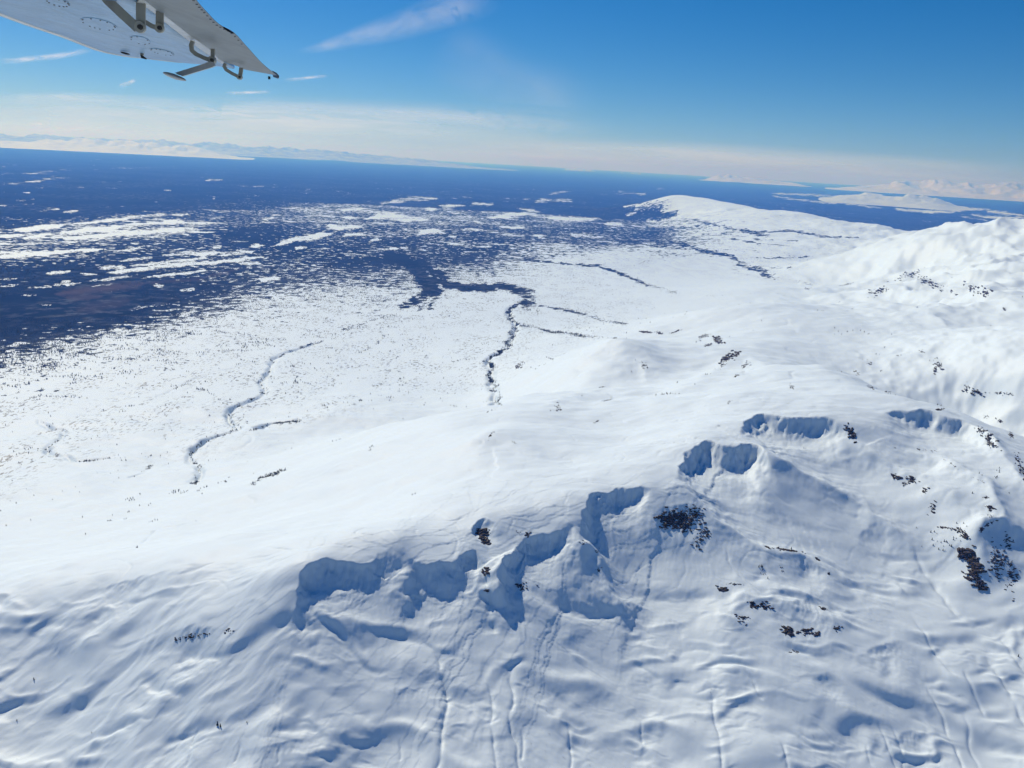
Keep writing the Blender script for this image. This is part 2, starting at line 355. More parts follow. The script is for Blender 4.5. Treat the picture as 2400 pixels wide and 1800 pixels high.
# middle distance: gentle swells, creeks cut into the snowfield
MIDM = (RR >= 1000) & (RR < 14000)
mx, my = X[MIDM], Y[MIDM]; mr = np.hypot(mx, my)
hz = np.clip(Z[MIDM] / 350.0, 0, 1)
amp = hz * sstep(1050, 1700, mr)
sw = 11 * fbm(mx / 380, my / 300, 4, 201) + 30 * hz * (np.abs(fbm(mx / 900, my / 900, 3, 207)) - .3) * sstep(2500, 5000, mr)
dzm = amp * sw + sstep(1050, 1600, mr) * 0.7 * fbm(mx / 110, my / 60, 2, 211)
dzm += -1.6 * np.exp(-(fbm(mx / 330, my / 210, 2, 215) / .035) ** 2) * sstep(0, .4, perlin(mx / 260, my / 260, 217) + .2) * sstep(1200, 1700, mr) * sstep(6000, 4500, mr)
# mountain on the right: gullied flanks
rm = np.exp(-((np.arctan2(mx, my) - RAD(31)) / RAD(9)) ** 2) * sstep(2600, 4200, mr) * sstep(14000, 11000, mr)
dzm += rm * (-110 * (np.abs(fbm(mx / 700, my / 1100, 4, 221)) - .08))
dzm += rm * (-38 * (np.abs(fbm(mx / 260, my / 420, 3, 227)) - .12))
dzm += rm * (-15 * (np.abs(fbm(mx / 105, my / 170, 3, 229)) - .25)) * sstep(9000, 5000, mr)
rm2 = np.exp(-((np.arctan2(mx, my) - RAD(32)) / RAD(7)) ** 2) * sstep(1600, 2000, mr) * sstep(3600, 2600, mr)
dzm += rm2 * (-13 * (np.abs(fbm(mx / 120, my / 200, 4, 225, .55)) - .25))
def carve(pts, depth, w):
    global dzm
    P = smooth_line(plan(pts), 3); a = np.array(P)
    m = (mx > a[:, 0].min() - 8 * w) & (mx < a[:, 0].max() + 8 * w) & (my > a[:, 1].min() - 8 * w) & (my < a[:, 1].max() + 8 * w)
    x = mx[m] + 9 * fbm(mx[m] / 45, my[m] / 45, 2, 231); y = my[m] + 9 * fbm(mx[m] / 45, my[m] / 45, 2, 232)
    d, sg, s, L, _ = seg_dist(x, y, P); u = s / L
    dzm[m] -= depth * (.45 + .9 * np.clip(.5 + perlin(s / 60, s * 0 + 1.7, 233), 0, 1)) * np.exp(-(d / w) ** 2) * sstep(0, .08, u) * sstep(1, .92, u)
g1 = lambda L: [(a / 3.0, 737.3 + b / 3.0) for a, b in L]
CREEKS = dict(
 a=g1([(2090,0),(1900,60),(1780,110),(1740,200),(1690,260),(1720,330),(1600,390),(1480,450),(1500,510),(1560,570),(1440,610),(1290,670),(1230,740),(1240,770),(1300,800),(1290,840),(1260,930)]),
 b=g1([(1960,515),(1900,520),(1760,535),(1640,575)]),
 c=g1([(1780,110),(1560,160),(1400,200),(1250,250),(1000,370)]),
 d=g1([(250,500),(300,550),(400,570),(400,620),(310,690),(330,740),(420,750),(500,780),(650,770),(760,740)]),
 e=g1([(990,795),(920,850),(830,890)]),
 m=[(1130,640),(1145,655),(1100,665),(1105,690),(1115,705),(1100,740),(1090,755),(1060,770),(1055,785),(1065,800),(1060,825),(1070,860),(1075,885)])
carve(CREEKS['a'], 13, 9); carve(CREEKS['b'], 11, 9); carve(CREEKS['c'], 3, 6); carve(CREEKS['d'], 9, 7); carve(CREEKS['e'], 4, 6); carve(CREEKS['m'], 14, 13)
Z[MIDM] += dzm

# lookup of the finished ground
LI = np.arange(len(LROW)); TI = np.arange(len(TCOL))
def ground(x, y, F=None):
    F = Z if F is None else F
    r = np.log(np.maximum(np.hypot(x, y), 301)); t = np.arctan2(x, y)
    fi = np.clip(np.interp(r, LROW, LI), 0, len(LROW) - 1.001); fj = np.clip((t - TCOL[0]) / (TCOL[1] - TCOL[0]), 0, len(TCOL) - 1.001)
    i = fi.astype(int); j = fj.astype(int); u = fi - i; v = fj - j
    return (F[i, j] * (1 - u) + F[i + 1, j] * u) * (1 - v) + (F[i, j + 1] * (1 - u) + F[i + 1, j + 1] * u) * v
def hit(px, py):
    return march(np.atleast_1d(px), np.atleast_1d(py), ground, n=1800)

# ------------------------------------------------------------------ where trees, bare rock and open snow lie
DENS = [(100,340,1.1),(500,345,1.1),(900,360,1.1),(1300,385,1.1),(1700,410,1.1),(2000,440,1.1),(2200,460,1.1),(100,400,1.05),(500,400,1.05),(800,400,1.05),(1100,400,1.02),(1400,410,1.02),(1800,450,1.1),(2100,480,1.1),
 (100,465,1.1),(300,452,1.1),(450,436,1.05),(600,430,.95),(0,500,.7),(100,510,.62),(250,490,.60),(400,482,.62),(0,520,.6),(150,545,.78),(0,555,.7),(300,535,.85),
 (500,500,.95),(560,520,.92),(480,470,.8),(600,460,.75),(300,570,.93),(100,590,.95),(400,560,.8),(100,640,1.1),(250,650,1.15),(300,680,1.05),(0,680,1.1),(200,690,1.05),(240,705,.9),(450,620,.88),(550,590,.78),(650,560,.78),(560,550,.85),
 (700,600,.7),(500,655,.62),(400,680,.62),(600,645,.46),(150,725,.72),(50,740,.75),(250,715,.55),(0,800,.5),(150,775,.46),(350,735,.38),(500,715,.32),(700,680,.27),(0,850,.28),(300,790,.25),
 (700,450,.68),(800,428,.64),(900,460,.70),(750,500,.76),(850,520,.85),(1000,480,.72),(1100,450,.74),(1200,438,.66),(1250,470,.74),(1350,450,.66),(1400,470,.85),(1100,520,.8),(1000,560,.78),(900,560,.85),(800,560,.86),
 (750,600,.64),(820,615,.66),(1050,590,.6),(1200,520,.76),(1300,500,.78),(1400,510,.9),(1430,530,.72),(1150,570,.5),(1300,560,.2),(1500,530,.45),(1550,500,.4),(1600,480,.34),(1700,500,.28),(1800,520,.08),(1480,470,.4),(1420,450,.6),(1475,430,.05),(1520,440,.05),(1580,450,.1),(1460,440,.3),(1650,460,.05),(1540,470,.25),
 (1150,600,.24),(1000,650,.16),(880,680,.24),(1200,640,.12),(1400,580,.10),(1400,650,.06),(1250,700,.1),(1000,720,.12),(800,740,.18),(600,760,.2),(400,830,.16),(150,880,.12),(50,920,.14),(300,950,.06),(600,880,.09),(800,830,.09),(950,800,.1),
 (1000,860,.03),(700,930,.02),(400,1030,.03),(100,1050,.03),(1200,760,.05),(1330,740,0),(1500,700,0),(1700,700,0),(2000,600,0),(2000,500,0),(1600,440,.02),(1900,485,0),(1700,600,.04),(1850,560,0),(2200,600,0),(2200,800,0),(1500,900,0),(1000,1000,0),(500,1150,0),(0,1200,0)]
a = np.array(DENS, float); hx, hy, _ = march(a[:, 0], a[:, 1], base_z)
DT, DL = np.arctan2(hx, hy), np.log(np.hypot(hx, hy)); n = len(a)
K = np.sqrt((DT[:, None] - DT[None]) ** 2 * 4 + (DL[:, None] - DL[None]) ** 2 + 1e-6)
DWT = np.linalg.solve(np.block([[K + 1e-3 * np.eye(n), np.ones((n, 1))], [np.ones((1, n)), np.zeros((1, 1))]]), np.concatenate([a[:, 2], [0]]))
FM = RR > 1000
FOREST = np.zeros(X.shape); ft, fl = TT[FM], LL[FM]; acc = np.full(ft.shape, DWT[-1])
for k in range(n):
    acc += DWT[k] * np.sqrt((ft - DT[k]) ** 2 * 4 + (fl - DL[k]) ** 2 + 1e-6)
PX, PY = to_px(X, Y, Z)
fx, fy = PX[FM], PY[FM]; fr = RR[FM]
fz = Z[FM]
acc = np.clip(acc, -.1, 1.15)
# the far low ground beyond the near hills is all forest
acc = np.where((fr > 14000) & (fz < 150), np.maximum(acc, 1.02), acc)
acc = np.where((fz > 230) & (fr < 9500) & (fr > 3000) & (fx > 1500), 0, acc)
LAKE = np.zeros(ft.shape); BROWN = np.zeros(ft.shape)
wfx = fx + 9 * perlin(fx / 34, fy / 8, 305) + 4 * perlin(fx / 14, fy / 5, 301) + 2 * perlin(fx / 5, fy / 2.4, 303); wfy = fy + 1.5 * perlin(fx / 16, fy / 4, 302) + .9 * perlin(fx / 6, fy / 2, 304)
def stroke(pts, w, field, val, yk=1.0, soft=.8, tap=True, mode='max'):
    """lay a band along picture points on the ground; w is its half width in picture rows"""
    p = [(q[0], q[1] * yk) for q in pts]; b = np.array(p)
    m = (fx > b[:, 0].min() - 30 - 4 * w) & (fx < b[:, 0].max() + 30 + 4 * w) & (fy * yk > b[:, 1].min() - 4 * w * yk - 9) & (fy * yk < b[:, 1].max() + 4 * w * yk + 9)
    if not m.any(): return
    d, sg, s, L, _ = seg_dist(wfx[m], wfy[m] * yk, p)
    ww = w * yk * (0.35 + 0.65 * np.sqrt(np.clip(np.sin(np.pi * np.clip(s / L, 0, 1)), 0, 1))) if tap else w * yk
    ww = ww * (1 + .45 * perlin(wfx[m] / 11, wfy[m] / 3.5, 311))
    k = sstep(1 + soft, 1 - soft, d / np.maximum(ww, .3)) * val
    field[m] = np.maximum(field[m], k)
z3 = lambda L: [(a * .3444, 258 + b * .3444) for a, b in L]
SNOW_STROKES = [ # open snow and frozen lakes in the forest, left part of the picture
 ([(0,410),(130,395),(240,385),(280,372),(430,365)],9,.62),([(430,365),(330,352),(270,335),(150,338)],8,.6),([(0,345),(110,338)],5,.5),([(300,322),(470,315)],5,.55),([(600,312),(860,305),(1050,300)],4,.42),([(1010,305),(1110,297)],6,.42),
 ([(1265,383),(1390,379)],6,.95),([(470,426),(525,423)],6,.9),([(255,572),(355,562)],10,1),([(405,582),(485,572)],11,1),([(85,510),(155,506)],6,.9),([(162,460),(190,458)],7,.9),([(210,433),(258,431)],4,.7),([(585,289),(618,288)],4,.6),([(1015,447),(1065,445)],5,.85),
 ([(1315,497),(1345,496)],6,.9),([(622,553),(648,551)],5,.9),([(660,549),(682,548)],4,.7),([(30,297),(50,296)],5,.6),([(0,543),(50,538)],6,.8),([(140,537),(170,534)],5,.7),([(195,532),(225,527)],5,.7),([(185,500),(215,498)],5,.8),([(15,464),(48,462)],4,.8),([(5,494),(45,491)],4,.7),([(822,416),(840,413)],6,.8),([(720,465),(742,464)],3,.6),([(1505,440),(1525,439)],4,.7),([(1925,440),(1950,438)],5,.8),([(750,549),(775,547)],4,.7),([(1700,430),(1760,427)],3,.5),([(1590,420),(1640,418)],3,.5),([(360,450),(380,449)],3,.6),([(950,520),(990,517)],3,.5),
 ([(625,930),(775,924)],14,1),([(840,915),(1060,893),(1300,868)],10,1),([(700,962),(850,944),(1000,920),(1200,905),(1390,893)],15,1),([(1030,852),(1200,838),(1390,838)],13,1),([(1380,855),(1500,832),(1592,828)],10,1),([(1370,892),(1500,880),(1635,862)],11,1),([(870,1000),(1060,975),(1200,960),(1300,940)],8,1),([(770,886),(860,878),(950,865)],9,1),([(300,970),(430,950)],9,1),([(510,965),(600,972)],7,1),([(170,1057),(320,1047),(510,1024)],9,1),([(0,1045),(110,1036)],9,.9),([(0,1002),(110,995)],7,.9),([(570,1012),(700,1000),(800,985)],8,.9),([(480,1062),(600,1045),(720,1028)],5,.8),([(975,1047),(1020,1042)],15,1),([(385,1020),(440,1016)],8,.9),
 ([(0,862),(200,842),(410,829)],12,1),([(440,822),(560,818),(685,814)],8,1),([(0,738),(120,725)],10,1),([(100,697),(250,680),(400,663)],13,1),([(400,663),(650,636),(900,605),(1185,597)],8,.95),([(380,712),(600,690),(800,665),(1150,640)],10,.9),([(400,752),(800,715),(1000,700),(1215,678)],9,.95),([(150,745),(300,720)],8,.9),([(700,830),(950,790)],4,.5),
 ([(1565,798),(1665,788)],10,1),([(1720,792),(1800,770),(1900,745),(2060,715)],15,1),([(1320,802),(1410,797)],7,1),([(1240,810),(1290,806)],5,.8),([(1660,630),(1720,612)],7,.9),([(2070,660),(2140,690)],14,1),([(1860,808),(1930,802)],7,.9),([(1630,1012),(1745,990)],11,.95),([(1140,1070),(1215,1063)],9,.95),([(650,1075),(760,1070)],14,.55),([(1500,905),(1640,905)],9,.8),([(800,1210),(900,1175),(1060,1160)],8,.8),([(480,1280),(560,1268)],7,.7),([(150,1105),(230,1102)],6,.8),([(240,1162),(320,1165)],6,.6)]
for L, w, v in SNOW_STROKES: stroke(z3(L), w * .3444 * 1.0, LAKE, v * .62, yk=3.0)
z5 = lambda L: [(1382 + a * .3751, 350.2 + b * .3751) for a, b in L]      # right far plain
for L, w, v in [([(750,180),(1000,190),(1200,200)],7,.55),([(760,195),(900,215),(1130,240)],6,.5),([(1100,230),(1400,265)],6,.6),([(1480,270),(1650,285),(1800,290)],9,.7),([(1640,260),(1800,275),(2000,270)],9,.7),([(1900,300),(2050,320),(2212,320)],9,.6),([(2000,280),(2212,310)],9,.65),([(1620,340),(1700,343)],4,.4),([(1900,340),(2100,350)],5,.4),([(1850,315),(2000,335)],5,.45),([(90,153),(145,151)],6,.4),([(520,215),(560,217)],4,.35),([(800,262),(860,266)],4,.3),([(0,182),(20,183)],7,.6)]:
    stroke(z5(L), w * .3751, LAKE, v * 1.05, yk=3.0)
z4 = lambda L: [(737.3 + a * .3444, 350.2 + b * .3444) for a, b in L]
for L, w, v in [([(1290,205),(1410,185)],7,.9),([(1150,232),(1195,228)],7,1),([(1700,185),(1800,188)],4,.7),([(1860,198),(1895,196)],6,.9),([(0,405),(110,400)],14,1.1),([(240,262),(430,232),(600,225)],14,1),([(620,280),(760,270)],12,1),([(820,260),(930,268)],10,1),([(1200,250),(1300,240),(1440,242)],11,1),([(1310,350),(1450,362),(1600,355)],16,1.05),([(940,350),(1080,330),(1240,310)],12,.95),([(180,350),(330,340),(520,360)],16,1),([(480,455),(560,430),(640,445)],14,1),([(660,470),(730,466)],9,1),([(1000,405),(1140,412)],8,1),([(1440,455),(1620,470)],9,.9),([(1700,380),(1740,395)],16,1.0),([(1600,495),(1740,508)],8,.9),([(1890,355),(1950,365)],10,1),([(1790,325),(1930,330)],9,.9),([(1850,405),(1900,408)],6,.8),([(0,300),(130,290)],9,.9),([(20,345),(70,350)],8,.9),([(0,465),(160,440)],10,.95),([(170,495),(240,485)],9,.9),([(300,545),(350,540)],9,1),([(220,550),(255,548)],6,1),([(385,540),(420,538)],6,1),([(770,420),(840,430)],12,1),([(540,300),(590,290)],10,1),([(1120,290),(1200,300)],6,.8),([(1720,200),(1890,196)],3,.5)]:
    stroke(z4(L), w * .3444, LAKE, v * .55, yk=3.0)
TREE = np.zeros(ft.shape)     # lines of trees along creeks and the wooded gorge
for L, w, v in [([(720,546),(780,545),(840,550)],4,1.1),([(835,548),(880,565),(910,590),(925,615),(935,630)],15,1.25),([(890,570),(930,580),(960,598)],10,1.2),([(920,600),(960,610),(1000,622),(1050,621),(1085,617),(1112,624)],9,1.2),([(900,585),(915,605),(930,625)],12,1.2),([(965,618),(1040,622)],8,1.1),([(930,630),(905,645),(878,660)],11,.95),([(945,640),(900,668)],5,.7),([(940,655),(925,668)],4,.8),
 ([(1112,624),(1135,632),(1145,650),(1140,660)],12,.85),([(1135,652),(1105,664),(1098,672),(1105,688),(1116,702)],6,.95),([(1116,702),(1103,730),(1093,752)],6,.8),([(1093,752),(1062,770),(1054,782)],4.0,.95),([(1054,782),(1068,798),(1058,806),(1060,824)],5,1.05),([(1062,835),(1080,870),(1072,888)],3,.45),
 ([(1140,655),(1175,662),(1210,667),(1262,680)],4,.85),([(1262,680),(1310,694),(1350,700)],3.5,.5),([(1116,702),(1150,706),(1180,716),(1225,720),(1265,727)],3.5,.75),([(1265,727),(1330,730)],3,.4),
 ([(960,575),(1047,553),(1133,560)],6,.75),([(1133,560),(1219,570),(1285,574),(1336,588),(1350,597)],5,1),([(1336,588),(1381,608),(1400,616)],5,.85),([(1400,614),(1470,636)],3,.5),
 ([(1440,516),(1475,529),(1526,543),(1578,553),(1605,574)],6,.95),([(1600,570),(1630,580),(1665,597)],9,.85),([(1650,592),(1716,607),(1760,616)],3,.5),([(1470,545),(1410,560),(1370,575)],3,.5),([(1544,488),(1630,502),(1716,498)],5,.85),([(1500,475),(1580,492),(1660,512)],6,.8),([(1716,500),(1785,512),(1853,513)],4,.9),([(1578,515),(1640,527),(1700,529)],4,.9),([(1623,557),(1681,557),(1745,556)],3,.8),([(1560,505),(1640,517),(1720,520)],4,.7),([(1350,470),(1400,490),(1430,510)],8,1),([(1300,525),(1390,520),(1440,517)],8,.95),([(1460,440),(1452,432)],5,.5),
 ([(1640,575),(1690,580),(1740,577)],3,.5),([(1530,560),(1590,585),(1610,592)],4,.5),([(1330,460),(1430,465),(1530,478)],5,.6)]:
    stroke(L, w * (.72 if w < 7 else .9), TREE, v, yk=1.6, soft=.7, tap=False)
CRK = np.zeros(ft.shape)
for k, w, v in (('a',2.0,.62),('b',2.4,.62),('d',1.5,.55),('e',1.5,.4),('m',2.0,.5)): stroke(CREEKS[k], w, CRK, v, tap=False)
for L in (g1([(1265,300),(1340,320),(1430,380)]),g1([(2080,400),(2130,440)]),g1([(1870,130),(1920,210),(1910,280)]),g1([(0,240),(130,190),(230,165)]),g1([(270,160),(400,140)]),g1([(700,130),(860,110),(1030,60)]),g1([(1280,75),(1360,70)]),g1([(200,370),(260,350),(290,290)]),g1([(1640,930),(1700,890),(1840,830)]),g1([(100,280),(120,340)])):
    stroke(L, 2.6, CRK, .5, tap=False)
for L in (z4([(100,1200),(220,1140),(280,1090)]),z4([(640,1260),(840,1230)]),z4([(350,930),(480,930)]),z4([(0,1060),(160,1000),(330,960)]),z4([(920,1570),(990,1540),(1000,1470),(970,1400)]),z4([(1220,920),(1240,970)]),z4([(1160,740),(1240,700)]),z4([(1580,770),(1700,772)])):
    stroke(L, 2.4, CRK, .45, tap=False)
for L, w, v in [(z3([(350,1095),(600,1065),(900,1030)]),22,.8),(z3([(900,1030),(1250,1000),(1520,930)]),8,.6),(z3([(420,1120),(620,1110)]),18,.6),(z3([(500,1200),(800,1130)]),30,.35)]:
    stroke(L, w * .3444, BROWN, v, yk=2.0, soft=.9)
acc = np.maximum(acc, TREE * .86); acc = np.maximum(acc, CRK)
ISL = np.where(fr < 9000, 1, 1)
FOREST[FM] = np.clip(acc, 0, 1.3)
def full(v):
    A = np.zeros(X.shape); A[FM] = v; return A
LAKE_G, BROWN_G, TREE_G, CRK_G = full(LAKE), full(BROWN), full(TREE), full(CRK)
FARN = np.clip((np.log(RR) - math.log(2600)) / (math.log(9000) - math.log(2600)), 0, 1)

# bare rock, by outcrop: label and picture ellipses (x, y, half width, half height, turn, density)
OUTCROPS = [
 ("largest dark brown rock face on the ridge end at right", [(2083,1198,12,16,-60,1.0),(2107,1220,12,30,-12,1.1),(2118,1262,10,18,-25,1.0),(2098,1245,14,16,0,.7)]),
 ("flat dark rocks on the crest just above the largest brown rock face", [(2072,1145,14,5,10,.9),(2085,1160,12,8,20,.8),(2040,1140,18,4,5,.8)]),
 ("dark rock edge on top of the shaded peak at right", [(2135,1132,18,3,-25,1.0),(2122,1142,5,9,20,.9)]),
 ("dark rock slabs along the snowy spur above the shaded peak", [(2140,1098,14,6,20,.9),(2128,1075,8,4,10,.7),(2142,1115,8,4,10,.7)]),
 ("scattered rocks on the shaded face at the right edge", [(2155,1210,22,40,0,.5),(2175,1170,10,20,0,.5),(2185,1250,15,40,0,.38)]),
 ("short upright row of rocks on white snow left of the shaded peak", [(2015,1100,8,20,15,.6),(1998,1060,10,10,20,.45)]),
 ("rocky knob on the middle of the third spur", [(1935,1030,14,10,20,.62),(1970,1035,14,10,20,.6),(1955,1045,12,6,-30,.6)]),
 ("dark rocks at the right end of the upper cirque wall", [(1840,935,10,22,-25,.65),(1828,925,8,12,0,.5)]),
 ("line of rocks at the right rim of the farthest cirque", [(2140,950,12,26,-35,.6),(2120,930,12,14,-35,.5)]),
 ("broken rock line down the ridge at the right edge", [(2205,1010,8,40,-25,.55)]),
 ("thin rock line along the crest of the second spur", [(1995,972,40,3,6,.5),(2060,1005,34,3,32,.55),(2110,1035,22,3,25,.5)]),
 ("craggy dark rock bluff beside the largest cirque", [(1465,1120,45,26,5,.66),(1440,1125,22,16,10,.85),(1500,1110,30,24,20,.5),(1475,1135,34,16,10,.6),(1520,1150,22,14,30,.4),(1510,1170,14,22,20,.35)]),
 ("black rock in the small round hollow of the crest", [(1040,1158,10,22,-30,.9),(1047,1150,14,12,-20,.7),(1050,1168,8,10,-30,.9)]),
 ("small dark rocks at the top of the shaded couloirs", [(1140,1152,6,14,0,.75),(1120,1150,5,4,0,.5)]),
 ("dark rocks in the narrow shaded gully below the small hollow", [(1050,1232,8,12,10,.85),(1052,1276,8,8,0,.65)]),
 ("few dark rocks low on the shaded wall in the middle", [(1125,1265,14,12,30,.5),(1160,1265,6,4,0,.6)]),
 ("small dark rock lip on the rib left of the largest cirque", [(1260,1172,10,5,5,.75),(1292,1232,8,5,0,.6),(1290,1190,6,6,0,.4)]),
 ("low dark rock with a lip of snow on the slope below the bluff", [(1560,1273,16,7,5,.9),(1590,1262,24,6,5,.5)]),
 ("speckled rocks on the rounded knoll at lower right", [(1640,1308,34,12,5,.55),(1605,1335,24,10,5,.45)]),
 ("dark rocks under the knoll at lower right", [(1700,1362,18,14,30,.7),(1745,1365,28,10,5,.6),(1808,1358,10,8,0,.6),(1715,1408,14,5,0,.5)]),
 ("dark rocks on the shaded edge of the lower right knoll", [(1780,1315,14,5,15,.75)]),
 ("flat brown rock strip on the crest of the first spur", [(1700,1188,34,3,8,1.05),(1658,1182,10,2,25,.9)]),
 ("dark rocks at the lower end of the first spur", [(1766,1208,10,4,35,.85),(1790,1240,5,6,0,.6),(1690,1232,5,14,-30,.5)]),
 ("dark rocks in the short shaded scarp at lower left", [(412,1376,40,8,-12,.55),(492,1362,10,8,0,.6)]),
 ("long row of rocks on the far white slope at the right edge", [(2165,850,40,5,6,.65),(2110,848,20,8,0,.62),(2090,838,18,10,60,.5)]),
 ("small rocks on the far side of the right valley", [(2030,790,10,10,0,.55),(1990,760,8,6,0,.6),(2020,800,8,8,0,.6)]),
 ("lone flat dark rock on the plateau behind the farthest cirque", [(2030,885,12,3,0,1.0)]),
 ("dark rocks along the skyline of the ridge at right", [(2130,900,8,4,10,.7),(2160,910,12,4,25,.85),(2185,940,8,6,30,.75)]),
 ("bare rocky slope under the right mountain", [(1900,628,30,10,-12,.55),(1960,595,40,7,-18,.55),(2010,612,50,10,25,.55),(2100,625,20,14,30,.5),(2130,632,14,12,30,.55)]),
 ("small black rock on the right mountain near the picture edge", [(2170,668,6,4,0,.9)]),
 ("thin bare strip at the foot of the right mountain", [(1745,624,10,3,0,.7),(1830,614,18,3,-15,.65)]),
 ("long black rock strip behind the middle hill", [(1395,717,20,3,5,1.1),(1425,720,12,3,8,1.05),(1460,716,22,3,-18,.75)]),
 ("striped rocks on the side of the second hill", [(1550,735,14,10,30,.8),(1520,726,18,5,-18,.75),(1530,745,14,5,-10,.75)]),
 ("brown wind-swept rock stripes on the middle snow shoulder", [(1570,772,22,9,-35,.8),(1590,765,16,8,-35,.75),(1610,790,14,6,-35,.65),(1560,790,20,5,-35,.55),(1590,812,14,3,-30,.7),(1575,870,10,4,-35,.6)]),
 ("small rocks on the smooth shoulder right of the brown stripes", [(1710,835,10,6,40,.65)]),
 ("dark rocks on the steep bank of the right valley", [(1850,805,14,5,40,.55),(1880,835,12,5,20,.62),(1920,846,14,2,-5,.7),(1880,785,8,6,40,.5)]),
 ("rocks on the left foot of the middle hill", [(1120,790,14,8,-45,.65),(1190,775,10,4,30,.6)]),
 ("dark rock streak on the right flank of the middle hill", [(1390,790,7,12,-35,.65)]),
 ("dotted line of rocks in front of the middle hill", [(1205,880,8,16,-35,.5)]),
 ("short row of rocks on the small pointed hill in the centre", [(1060,940,4,14,35,.6),(1110,955,12,2,35,.5)]),
 ("thin curved rock lines on the gentle slope of the middle hill", [(1310,865,14,2,-8,.75),(1290,910,10,2,-25,.65),(1300,836,12,2,-8,.65)])]
ROCKA = np.zeros(X.shape)
RM = (RR < 6500) & (PX > 250); rpx, rpy = PX[RM], PY[RM]; ra = np.zeros(rpx.shape)
def rock_blob(x, y, rx, ry, rot=0.0, v=1.0):
    cr, sr = math.cos(RAD(rot)), math.sin(RAD(rot)); dx, dy = rpx - x, rpy - y
    u = (dx * cr + dy * sr) / rx; w = (-dx * sr + dy * cr) / ry
    np.maximum(ra, v * sstep(1.25, .35, np.sqrt(u * u + w * w)), out=ra)
for lab, bl in OUTCROPS:
    for q in bl: rock_blob(*q)
ROCKA[RM] = ra

# ------------------------------------------------------------------ materials
def new_mat(name):
    m = bpy.data.materials.new(name); m.use_nodes = True
    return m, m.node_tree.nodes, m.node_tree.links, m.node_tree.nodes['Principled BSDF']
class NB:
    """small helper to write node maths"""
    def __init__(s, nodes, links): s.n, s.l = nodes, links
    def put(s, sock, v):
        if hasattr(v, 'is_linked') or hasattr(v, 'links'): s.l.new(v, sock)
        else: sock.default_value = v
    def math(s, op, a, b=None, c=None, clamp=False):
        q = s.n.new('ShaderNodeMath'); q.operation = op; q.use_clamp = clamp
        for i, v in enumerate((a, b, c)):
            if v is not None: s.put(q.inputs[i], v)
        return q.outputs[0]
    def noise(s, vec, scale, detail=3.0, rough=.5, dist=0.0):
        q = s.n.new('ShaderNodeTexNoise'); s.put(q.inputs['Vector'], vec); q.inputs['Scale'].default_value = scale
        q.inputs['Detail'].default_value = detail; q.inputs['Roughness'].default_value = rough; q.inputs['Distortion'].default_value = dist
        return q.outputs[0]
    def attr(s, name):
        q = s.n.new('ShaderNodeAttribute'); q.attribute_name = name; return q.outputs['Fac']
    def mix(s, f, a, b):
        q = s.n.new('ShaderNodeMix'); q.data_type = 'RGBA'; s.put(q.inputs[0], f)
        s.put(q.inputs[6], a); s.put(q.inputs[7], b); return q.outputs[2]
    def fmix(s, f, a, b):
        q = s.n.new('ShaderNodeMix'); s.put(q.inputs[0], f); s.put(q.inputs[2], a); s.put(q.inputs[3], b); return q.outputs[0]
    def ramp(s, x, lo, hi, tlo=0.0, thi=1.0):
        q = s.n.new('ShaderNodeMapRange'); q.interpolation_type = 'SMOOTHSTEP'
        s.put(q.inputs[0], x); s.put(q.inputs[1], lo); s.put(q.inputs[2], hi); q.inputs[3].default_value = tlo; q.inputs[4].default_value = thi
        return q.outputs[0]
    def vmul(s, v, k):
        q = s.n.new('ShaderNodeVectorMath'); q.operation = 'MULTIPLY'; s.put(q.inputs[0], v); q.inputs[1].default_value = k; return q.outputs[0]

